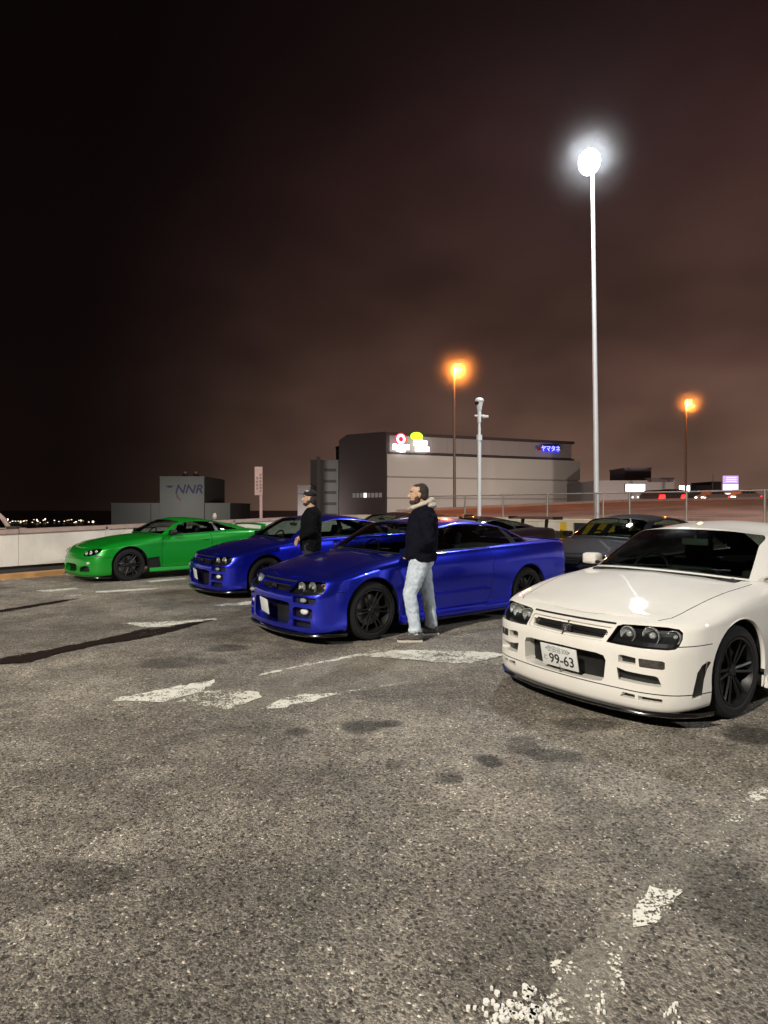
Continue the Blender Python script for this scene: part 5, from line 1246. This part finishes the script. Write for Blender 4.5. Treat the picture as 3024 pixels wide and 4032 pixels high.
def round_car(name, loc, rz, pmat, label, wing='hoop', group=None):
    if 'round' not in CARM: CARM['round'] = {'shell': build_round(), 'cab': build_cabin(round_cabin(), quarter=(5.3, 5.5), side_end=6.95, rear=(8.5, 10))}
    s, k = CARM['round']['shell'], CARM['round']['cab']
    root = empty(name, (loc[0], loc[1], 0), rz); tag(root, label, 'car', group)
    PM = [pmat, SEAM, BLK]
    def part(nm, me, parent=root): return link(nm, me, None, parent)
    part('body', s.mesh('body', (0, 98, 18, 19), 'both', PM, {98: 1, 19: 2, 18: 2})); part('bonnet', s.mesh('bonnet', (1,), 'both', PM))
    fb = part('front_bumper', s.mesh('front_bumper', (3, 21), 'both', PM, {21: 2}))
    part('roof', k.mesh('roof', (0, 5), 'both', [pmat, BLK], {5: 1})); part('windscreen', k.mesh('windscreen', (1,), 'both', [GLS])); part('rear_window', k.mesh('rear_window', (4,), 'both', [GLS]))
    for sd, sg in (('left', 1), ('right', -1)):
        d = part('door', s.mesh('door', (2,), sd, PM)); part('door_window', k.mesh('door_window', (2,), sd, [GLS])); part('quarter_window', k.mesh('quarter_window', (3,), sd, [GLS]))
        m = MB(); m.box(-1.76, -1.63, min(.84 * sg, .872 * sg), max(.84 * sg, .872 * sg), .77, .79, bev=.007); m.build('handle', pmat, d, 40)
        h = part('headlight', s.mesh('headlight', (22,), sd, [LAMPH])); part('lens', s.mesh('lens', (30,), sd, [LENS]), h)
        for x, y, z, r_ in ((.712, .525, .570, .036), (.665, .625, .588, .038), (.60, .715, .612, .032)):
            m = MB(); m.lathe([(.006, -.04), (r_ * .6, -.03), (r_, .006), (r_ + .004, -.008)], 18, axis='x', c=(x, y * sg, z)); m.ell((x - .012, y * sg, z), (.018, r_ * .45, r_ * .45), 10, 6); m.build('reflector', REFL, h, 50)
        m = MB(); m.ell((.715, .62 * sg, .385), (.03, .06, .03), 14, 8); m.build('fog_lamp', mat('white_lens', (.75, .76, .76), .2, coat=1), fb, 60)
        part('tail_light', s.mesh('tail_light', (16,), sd, [REDL]))
        m = MB(); m.box(-.98, -.84, min(.80 * sg, .955 * sg), max(.80 * sg, .955 * sg), .90, 1.0, bev=.035); m.box(-.94, -.87, min(.72 * sg, .84 * sg), max(.72 * sg, .84 * sg), .90, .93); m.build('wing_mirror', BLK, root, 60)
        m = MB(); m.prism([(.80, .16), (.885, .15), (.90, .17), (.875, .235), (.80, .24)], -2.17, -.40, 'x'); me = m.mesh('side_skirt', 40, [pmat])
        if sg < 0:
            for v in me.vertices: v.co.y *= -1
            me.flip_normals()
        link('side_skirt', me, None, root)
        for cx in (0, -2.55):
            a_ = arc(cx, .335, .374, -10, 190, 24); m = MB(); n_ = len(a_)
            m.add([(x, .86 * sg, z) for x, z in a_] + [(x, .50 * sg, z) for x, z in a_], [(i, i + 1, n_ + i + 1, n_ + i) for i in range(n_ - 1)]); m.add([(x, .50 * sg, z) for x, z in a_], [tuple(range(n_))]); m.build('wheel_well', BLK, root)
            w = empty('wheel', (cx, .742 * sg, .325)); w.parent = root
            if sg < 0: w.rotation_euler = (0, 0, math.pi)
            for nm, me in zip(('tyre', 'rim', 'brake_disc'), WH): link(nm, me, None, w)
    pl = [(.845, 0), (.835, .24), (.80, .46), (.735, .65), (.635, .78), (.51, .86), (.37, .89)]; full = [(x, -y) for x, y in pl[:0:-1]] + pl
    m = MB(); n_ = len(full); V = []
    for z, o_ in ((.085, 0), (.10, .012), (.118, .0)): V += [(x + o_, y, z) for x, y in full]
    m.add(V, [(r_ * n_ + i, r_ * n_ + i + 1, (r_ + 1) * n_ + i + 1, (r_ + 1) * n_ + i) for r_ in range(2) for i in range(n_ - 1)]); m.build('front_splitter', GLOSSB, root, 40)
    tub = MB(); tub.box(-3.0, -.35, -.70, .70, .30, .33); tub.box(-.90, -.62, -.62, .62, .70, .90, bev=.05); tub.box(-2.9, -2.0, -.58, .58, .60, .90, bev=.05); tub.build('dashboard', INT, root, 50)
    for sy in (-.36, .36):
        m = MB(); m.box(-1.55, -1.05, sy - .25, sy + .25, .32, .48, bev=.06); M_ = Matrix.Translation((-1.52, sy, .46)) @ Matrix.Rotation(R(-20), 4, 'Y')
        m.box(-.07, .07, -.25, .25, -.05, .48, M=M_, bev=.06); m.box(-.05, .05, -.12, .12, .49, .64, M=M_, bev=.04); m.build('seat', SEAT, root, 60)
    sw = MB(); M_ = Matrix.Translation((-1.02, -.36, .86)) @ Matrix.Rotation(R(-22), 4, 'Y'); sw.tube([M_ @ Vector((0, .175 * math.cos(t * math.pi / 12), .175 * math.sin(t * math.pi / 12))) for t in range(25)], .014, 8, caps=False); sw.box(-.02, .01, -.17, .17, -.015, .015, M=M_); sw.build('steering_wheel', BLK, root, 50)
    if wing == 'hoop':
        m = MB(); P = [(-3.24, -.66, .93), (-3.32, -.665, 1.00), (-3.38, -.60, 1.055), (-3.41, -.3, 1.07), (-3.415, 0, 1.075), (-3.41, .3, 1.07), (-3.38, .60, 1.055), (-3.32, .665, 1.00), (-3.24, .66, .93)]
        for (x, y, z) in P:
            for q in range(10):
                t = 2 * math.pi * q / 10; k_ = 1 if abs(y) < .6 else .8; m.v.append((x + .085 * k_ * math.cos(t), y + (.016 * math.sin(t) if abs(y) > .6 else 0), z + .016 * math.sin(t) - .012 * math.cos(t)))
        for i in range(len(P) - 1):
            for q in range(10): m.f.append((i * 10 + q, i * 10 + (q + 1) % 10, (i + 1) * 10 + (q + 1) % 10, (i + 1) * 10 + q)); m.fm.append(0)
        m.build('rear_wing', pmat, root, 50)
    else:
        m = MB(); m.prism([(-3.30, 1.17), (-3.38, 1.20), (-3.52, 1.21), (-3.64, 1.235), (-3.64, 1.215), (-3.52, 1.185), (-3.38, 1.165)], -.78, .78, 'y'); m.box(-3.66, -3.30, -.79, -.78, 1.16, 1.24); m.box(-3.66, -3.30, .78, .79, 1.16, 1.24); wo = m.build('rear_wing', BLK, root, 40)
        for sy in (-.42, .42):
            m = MB(); m.prism([(-3.40, .94), (-3.50, .94), (-3.54, 1.19), (-3.42, 1.19)], sy - .01, sy + .01, 'y'); m.build('wing_stay', BLK, wo, 40)
    return root
green_car = round_car('green_coupe', (-5.713, 12.89), 3.94, P_GREEN, 'bright green rounded coupe with hoop rear wing, farthest left beside the white wall')
dark_car = round_car('dark_coupe', (1.08, 14.35), 3.72, P_BLACK2, 'dark maroon fastback with tall rear wing, behind the roof of the nearer blue coupe', wing='high')
dark_car2 = car_object('black_coupe', (-.85, 16.3), 3.79, 'blue', P_BLACK, 'black coupe with flat rear wing seen behind the standing man and the far blue coupe', wing='high')
sedan = car_object('black_coupe', (3.55, 10.75), 3.80, 'blue', P_BLACK, 'dark car in front of the yellow and black striped board, behind the white coupe', wing='lip')
# ================================================================== PEOPLE
def skin_mat(name, c): 
    m = mat(name, c, .55, noise=(30, .08)); m.node_tree.nodes['Principled BSDF'].inputs['Subsurface Weight'].default_value = .15; m.node_tree.nodes['Principled BSDF'].inputs['Subsurface Scale'].default_value = .01; return m
SKIN = skin_mat('skin', (.56, .36, .24))
HAIR = mat('hair_dark', (.040, .028, .022), .85, noise=(60, .5), bump=(140, .9)); BEARD = mat('beard', (.06, .036, .026), .85, bump=(160, .6))
def fuse(mb, name, voxel, m, parent, smooth_it=6, disp=None):
    """melts overlapping shapes into one continuous skin"""
    me = mb.mesh(name); o = bpy.data.objects.new('tmp', me); COL.objects.link(o)
    r = o.modifiers.new('r', 'REMESH'); r.mode = 'VOXEL'; r.voxel_size = voxel; r.use_smooth_shade = True
    s_ = o.modifiers.new('s', 'SMOOTH'); s_.iterations = smooth_it; s_.factor = .6
    if disp:
        t = bpy.data.textures.new(name + '_folds', 'CLOUDS'); t.noise_scale = disp[0]; t.noise_depth = 2
        d = o.modifiers.new('d', 'DISPLACE'); d.texture = t; d.strength = disp[1]; d.mid_level = .5; d.texture_coords = 'LOCAL'
    dg = bpy.context.evaluated_depsgraph_get(); me2 = bpy.data.meshes.new_from_object(o.evaluated_get(dg)); bpy.data.objects.remove(o); me2.name = name
    me2.materials.clear(); me2.materials.append(m); me2.polygons.foreach_set('use_smooth', [True] * len(me2.polygons))
    return link(name, me2, None, parent)
def head_parts(mb, c, k=1.0, yaw=0.0):
    """skull, jaw, nose, ears around centre c; face towards +x"""
    M = Matrix.Translation(c) @ Matrix.Rotation(yaw, 4, 'Z') @ Matrix.Scale(k, 4)
    def E_(p, r, rot=None):
        mb.ell(M @ Vector(p), tuple(q * k for q in r), 16, 12, M=(Matrix.Rotation(yaw, 4, 'Z') @ (rot or Matrix())).to_3x3().to_4x4())
    E_((-.012, 0, .035), (.098, .076, .092)); E_((.025, 0, -.01), (.070, .062, .085)); E_((.042, 0, -.060), (.048, .046, .045)); E_((.030, 0, .055), (.066, .064, .05))
    E_((.066, 0, -.086), (.024, .026, .020)); E_((.02, 0, -.055), (.055, .056, .045))
    mb.tube([M @ Vector(p) for p in ((.080, 0, .030), (.100, 0, .002), (.116, 0, -.020), (.092, 0, -.032))], [.010 * k, .012 * k, .015 * k, .010 * k], 8)
    E_((.096, .010, -.024), (.012, .010, .009)); E_((.096, -.010, -.024), (.012, .010, .009))
    E_((.083, 0, -.048), (.012, .022, .007)); E_((.080, 0, -.060), (.013, .020, .008)); E_((.079, 0, .040), (.014, .045, .011))
    for s_ in (1, -1): E_((-.010, .074 * s_, -.008), (.020, .010, .032), Matrix.Rotation(-.25, 4, 'Y')); E_((.055, .036 * s_, -.012), (.022, .018, .02))
def eye_parts(parent, c, k=1.0, yaw=0.0):
    M = Matrix.Translation(c) @ Matrix.Rotation(yaw, 4, 'Z') @ Matrix.Scale(k, 4)
    for s_ in (1, -1):
        m = MB(); m.ell(M @ Vector((.074, .032 * s_, .014)), (.012, .014, .010), 12, 8); m.build('eye', mat('eye_white', (.55, .5, .45), .3), parent, 60)
        m = MB(); m.ell(M @ Vector((.083, .032 * s_, .014)), (.005, .006, .006), 10, 6); m.build('iris', mat('eye_dark', (.03, .015, .01), .2), parent, 60)
        m = MB(); m.tube([M @ Vector(p) for p in ((.083, .012 * s_, .034), (.086, .032 * s_, .038), (.070, .055 * s_, .034))], [.005, .006, .004], 6, ry=.004); m.build('eyebrow', HAIR, parent, 60)
def hand(mb, wrist, d, up, side, curl=.5, k=1.0):
    """palm and five separate bent fingers; d finger direction, up = back of the hand, side = +1/-1 thumb side"""
    w = Vector(wrist); d = Vector(d).normalized(); up = Vector(up); up = (up - d * up.dot(d)).normalized(); lat = d.cross(up) * side
    mb.tube([w - d * .03, w + d * .01, w + d * .05, w + d * .085], [.020 * k, .018 * k, .016 * k, .013 * k], 10, ry=[.022 * k, .034 * k, .040 * k, .038 * k]) if abs(lat.y) > .5 else mb.tube([w - d * .03, w + d * .01, w + d * .05, w + d * .085], [.022 * k, .034 * k, .040 * k, .038 * k], 10, ry=[.020 * k, .018 * k, .016 * k, .013 * k])
    for i, (o, L) in enumerate(((-.030, .062), (-.010, .074), (.011, .080), (.031, .070))):
        p = w + d * .082 + lat * o * k; a = d.copy(); pts = [p - d * .02]; seg = L * k / 3
        for q in range(4):
            pts.append(p.copy()); ang = curl * (.35 + q * .45); a = (d * math.cos(ang) - up * math.sin(ang)).normalized(); p = p + a * seg
        mb.tube(pts, [.009 * k, .009 * k, .0085 * k, .008 * k, .006 * k], 8)
    p = w + d * .02 + lat * .034 * k; a = (d * .7 + lat * .7 - up * .2).normalized(); mb.tube([p - a * .02, p, p + a * .032 * k, p + (a + d * .6).normalized() * .062 * k], [.012 * k, .012 * k, .010 * k, .007 * k], 8)

def man_light_jeans():
    root = empty('person', (.385, 6.93, 0), math.pi); tag(root, 'standing bearded man in navy jacket with pale hood, light blue jeans and grey trainers', 'person')
    JEAN = mat('jeans_light', (.60, .68, .76), .85, noise=(14, .16), bump=(45, .5), dirt=(7, (.30, .36, .45), .5)); NAVY = mat('jacket_navy', (.006, .006, .012), .9, spec=.12, noise=(12, .25), bump=(40, .5)); HOOD = mat('hood_cream', (.56, .50, .42), .9, noise=(20, .12), bump=(50, .6)); HCUFF = mat('sock_white', (.7, .68, .62), .8)
    # legs: near one forward (+x,+y is towards the camera after the turn)
    hipL, hipR = Vector((-.02, .10, .88)), Vector((-.03, -.10, .88)); knL, knR = Vector((.10, .15, .51)), Vector((-.115, -.15, .49)); anL, anR = Vector((.035, .19, .10)), Vector((-.175, -.18, .10))
    b = MB()      # the body: one continuous figure
    for h, k_, a in ((hipL, knL, anL), (hipR, knR, anR)):
        b.tube([h, h.lerp(k_, .5), k_, k_.lerp(a, .35), a, a - Vector((0, 0, .04))], [.085, .072, .052, .052, .036, .036], 12)
        b.ell(a + Vector((.06, 0, -.065)), (.12, .040, .032), 12, 8)
    b.tube([(-.03, 0, .84), (-.03, 0, 1.0), (-.035, 0, 1.15), (-.045, 0, 1.32), (-.05, 0, 1.44), (-.05, 0, 1.48)], [.10, .10, .10, .115, .09, .05], 14, ry=[.16, .15, .15, .18, .17, .08])
    b.tube([(-.05, 0, 1.43), (-.03, 0, 1.52), (-.01, 0, 1.58)], [.062, .058, .055], 12, ry=.055)
    shL, shR = Vector((-.05, .20, 1.39)), Vector((-.05, -.20, 1.39)); elL, elR = Vector((-.10, .27, 1.12)), Vector((-.02, -.25, 1.10)); wrL, wrR = Vector((.015, .16, .98)), Vector((.145, -.22, .87))
    for s_, e_2, w_ in ((shL, elL, wrL), (shR, elR, wrR)): b.tube([s_, e_2, w_], [.05, .042, .028], 10)
    hd = Vector((.0, 0, 1.618)); head_parts(b, hd, .98)
    hand(b, wrL, (.35, -.25, -.5), (-.3, .9, .1), 1, .9, .8); hand(b, wrR, (.35, .1, -.85), (.4, -.9, .2), -1, 1.2)
    body = fuse(b, 'body', .0065, SKIN, root, 3)
    eye_parts(root, hd, .98)
    # hair: a close crop leaving the forehead free
    m = MB(); m.ell(hd + Vector((-.042, 0, .040)), (.080, .0785, .094), 20, 14); m.ell(hd + Vector((-.060, 0, -.005)), (.060, .074, .065), 18, 12); m.ell(hd + Vector((.000, 0, .088)), (.058, .058, .036), 16, 10); m.ell(hd + Vector((-.005, 0, .030)), (.035, .0775, .05), 12, 8); fuse(m, 'hair', .006, HAIR, root, 2, (.02, .004))
    m = MB(); m.ell(hd + Vector((.050, 0, -.082)), (.050, .050, .036), 16, 10); m.ell(hd + Vector((.012, .052, -.055)), (.034, .022, .040), 12, 8); m.ell(hd + Vector((.012, -.052, -.055)), (.034, .022, .040), 12, 8); m.ell(hd + Vector((.088, 0, -.041)), (.011, .028, .006), 12, 8)
    m.tube([hd + Vector((-.008, .066, .01)), hd + Vector((.004, .066, -.05))], [.012, .018], 8); fuse(m, 'beard', .005, BEARD, root, 2, (.015, .003))
    # jeans
    m = MB()
    for h, k_, a, sgn in ((hipL, knL, anL, 1), (hipR, knR, anR, -1)):
        m.tube([h + Vector((0, 0, .06)), h.lerp(k_, .35), h.lerp(k_, .75), k_, k_.lerp(a, .35), k_.lerp(a, .75), a + Vector((.005, 0, -.005))], [.115, .108, .088, .078, .074, .068, .070], 16, ry=[.105, .098, .082, .074, .070, .066, .068])
        m.ell(a + Vector((.012, 0, .03)), (.078, .072, .022), 14, 8)
    m.tube([(-.03, 0, .82), (-.03, 0, .90), (-.03, 0, 1.0)], [.125, .135, .12], 16, ry=[.17, .18, .17]); m.ell((-.085, .07, .87), (.09, .09, .10), 14, 10); m.ell((-.085, -.07, .87), (.09, .09, .10), 14, 10)
    fuse(m, 'jeans', .010, JEAN, root, 4, (.05, .022))
    # jacket: boxy body, sleeves, stand-up hem
    m = MB(); m.tube([(-.035, 0, .875), (-.035, 0, .96), (-.04, 0, 1.10), (-.05, 0, 1.25), (-.06, 0, 1.38), (-.062, 0, 1.455), (-.055, 0, 1.50)], [.175, .182, .178, .180, .160, .115, .075], 20, ry=[.215, .225, .225, .235, .215, .155, .09])
    m.tube([shL + Vector((-.01, -.03, .01)), shL.lerp(elL, .5), elL, elL.lerp(wrL, .5), wrL + Vector((.0, 0, .02))], [.088, .080, .074, .070, .058], 14)
    m.tube([shR + Vector((-.01, .03, .01)), shR.lerp(elR, .5), elR, elR.lerp(wrR, .5), wrR + Vector((.0, 0, .015))], [.088, .080, .072, .064, .054], 14)
    m.ell((.06, .13, .97), (.075, .07, .09), 12, 8)
    fuse(m, 'jacket', .011, NAVY, root, 4, (.07, .03))
    # hood of the sweater lying on the collar
    m = MB(); P_ = [Vector((-.045 + .115 * math.cos(t), .105 * math.sin(t), 1.515 - .045 * math.cos(t))) for t in np.linspace(0, 2 * math.pi, 22)]
    m.tube(P_, .026, 10, ry=.022, caps=False); m.tube([(-.10, -.06, 1.52), (-.155, 0, 1.545), (-.10, .06, 1.52)], [.038, .050, .038], 12); m.ell((-.135, 0, 1.50), (.080, .105, .045), 16, 10); m.ell((.035, .02, 1.475), (.06, .06, .035), 12, 8)
    fuse(m, 'hood', .007, HOOD, root, 5, (.05, .010))
    for y in (.03,): m = MB(); m.tube([(.085, y, 1.485), (.11, y, 1.46)], .006, 6); m.ell((.112, y, 1.455), (.010, .010, .012), 8, 6); m.build('drawstring', HOOD, root, 60)
    # trainers
    GRY = mat('trainer_grey', (.085, .075, .07), .8, noise=(40, .4), bump=(60, .5)); SOLE = mat('trainer_sole', (.62, .58, .50), .6)
    for a, yw in ((anL, .0), (anR, .12)):
        Mz = Matrix.Translation((a.x, a.y, 0)) @ Matrix.Rotation(yw, 4, 'Z')
        m = MB(); pts = [(-.075, .034), (-.06, .040), (0, .042), (.07, .048), (.13, .052), (.18, .044), (.205, .022), (.205, -.020), (.18, -.042), (.13, -.048), (.07, -.044), (0, -.040), (-.06, -.038), (-.075, -.030)]
        m.prism(pts, .0, .019, M=Mz); so = m.build('sole', SOLE, root, 40)
        m = MB(); 
        for c_, r__ in (((-.03, 0, .065), (.052, .042, .048)), ((.03, 0, .062), (.07, .044, .046)), ((.10, 0, .048), (.07, .047, .034)), ((.155, 0, .040), (.058, .046, .027)), ((.04, 0, .035), (.12, .046, .022)), ((-.01, 0, .10), (.055, .044, .03))): m.ell(Mz @ Vector(c_), r__, 14, 10, M=Matrix.Rotation(yw, 4, 'Z'))
        sh_ = fuse(m, 'shoe', .006, GRY, root, 3)
        for q in range(4): m = MB(); m.tube([Mz @ Vector((.035 + q * .022, -.028, .098 - q * .009)), Mz @ Vector((.035 + q * .022, 0, .108 - q * .009)), Mz @ Vector((.035 + q * .022, .028, .098 - q * .009))], .004, 6); m.build('lace', SOLE, sh_, 60)
        m = MB(); m.tube([a + Vector((0, 0, -.02)), a + Vector((0, 0, .02))], .046, 12); m.build('sock', HCUFF, root, 50)
    # phone in the far hand
    return root
man1 = man_light_jeans()

def man_cap():
    root = empty('person', (-1.16, 9.62, 0), math.pi + .05); tag(root, 'man in black sweater and backward black cap standing between the two blue coupes', 'person')
    BLKC = mat('sweater_black', (.006, .006, .007), .95, spec=.1, noise=(14, .3), bump=(45, .5)); TRS = mat('trousers_dark', (.022, .022, .03), .9, bump=(40, .4)); CAPM = mat('cap_black', (.012, .010, .010), .85, bump=(90, .4))
    b = MB()
    for s_ in (1, -1):
        b.tube([(0, .10 * s_, .90), (.02, .11 * s_, .50), (-.02, .12 * s_, .10), (-.02, .12 * s_, .05)], [.085, .055, .038, .036], 12); b.ell((.04, .12 * s_, .04), (.12, .042, .035), 12, 8)
    b.tube([(0, 0, .86), (0, 0, 1.1), (-.02, 0, 1.32), (-.03, 0, 1.45)], [.10, .10, .115, .07], 14, ry=[.16, .15, .18, .12]); b.tube([(-.03, 0, 1.43), (-.005, 0, 1.53), (.01, 0, 1.58)], [.062, .056, .052], 12)
    arms = ((Vector((-.03, .20, 1.38)), Vector((-.06, .27, 1.11)), Vector((.155, .20, 1.015))), (Vector((-.03, -.20, 1.38)), Vector((-.04, -.25, 1.12)), Vector((.14, -.15, 1.00))))
    for a, e_2, w_ in arms: b.tube([a, e_2, w_], [.05, .042, .028], 10)
    hd = Vector((.015, 0, 1.612)); head_parts(b, hd, .96)
    hand(b, arms[0][2], (.45, .0, -.75), (.6, .6, .2), 1, .7); hand(b, arms[1][2], (.5, .3, -.5), (.6, -.6, .2), -1, .7)
    fuse(b, 'body', .0065, SKIN, root, 3); eye_parts(root, hd, .96)
    m = MB(); m.ell(hd + Vector((-.045, 0, -.01)), (.075, .080, .085), 18, 12); m.ell(hd + Vector((-.06, 0, -.055)), (.05, .065, .045), 14, 10); fuse(m, 'hair', .006, HAIR, root, 2, (.02, .008))
    m = MB(); m.ell(hd + Vector((.048, 0, -.082)), (.048, .048, .034), 16, 10); m.ell(hd + Vector((.012, .052, -.06)), (.030, .018, .034), 12, 8); m.ell(hd + Vector((.012, -.052, -.06)), (.030, .018, .034), 12, 8); m.ell(hd + Vector((.085, 0, -.041)), (.010, .026, .006), 12, 8); fuse(m, 'beard', .005, BEARD, root, 2)
    m = MB(); m.ell(hd + Vector((-.018, 0, .075)), (.105, .088, .070), 22, 14); cp_ = fuse(m, 'cap', .007, CAPM, root, 2)
    m = MB(); P_ = [(.06 * 1.0, -.07), (.12, -.06), (.155, -.03), (.165, 0), (.155, .03), (.12, .06), (.06, .07)]; m.prism(P_, 0, .006, M=Matrix.Translation(hd + Vector((-.0, 0, .062))) @ Matrix.Rotation(R(-6), 4, 'Y')); m.build('brim', CAPM, cp_, 40)
    m = MB(); m.box(-.026, .026, -.003, .003, -.014, .014, M=Matrix.Translation(hd + Vector((.020, .070, .118))) @ Matrix.Rotation(R(-32), 4, 'X') @ Matrix.Rotation(R(-6), 4, 'Y'), bev=.002); m.build('cap_label', mat('label_white', (.8, .78, .72), .5), cp_, 40)
    m = MB(); m.tube([(-.01, 0, .80), (-.01, 0, .92), (-.01, 0, 1.10), (-.02, 0, 1.27), (-.035, 0, 1.38), (-.03, 0, 1.45), (-.02, 0, 1.485)], [.16, .172, .165, .165, .145, .105, .070], 18, ry=[.21, .215, .21, .225, .205, .14, .078])
    for a, e_2, w_ in arms: m.tube([a + Vector((-.01, -.03 * (1 if a.y > 0 else -1), .01)), a.lerp(e_2, .5), e_2, e_2.lerp(w_, .5), w_.lerp(e_2, .08)], [.085, .076, .070, .060, .048], 14)
    fuse(m, 'sweater', .011, BLKC, root, 4, (.06, .026))
    m = MB()
    for s_ in (1, -1): m.tube([(0, .10 * s_, .95), (.01, .105 * s_, .68), (.02, .11 * s_, .50), (0, .12 * s_, .25), (-.015, .12 * s_, .07)], [.11, .095, .078, .07, .068], 14); m.ell((-.05, .06 * s_, .88), (.10, .10, .10), 12, 8)
    fuse(m, 'trousers', .011, TRS, root, 4, (.05, .02))
    for s_ in (1, -1):
        m = MB(); m.ell((-.02, .12 * s_, .055), (.055, .045, .05), 12, 8); m.ell((.05, .12 * s_, .045), (.09, .045, .04), 12, 8); m.box(-.08, .15, .12 * s_ - .045, .12 * s_ + .045, .0, .03, bev=.01); fuse(m, 'shoe', .008, mat('shoe_black', (.02, .02, .02), .7), root, 2)
    return root
man2 = man_cap()
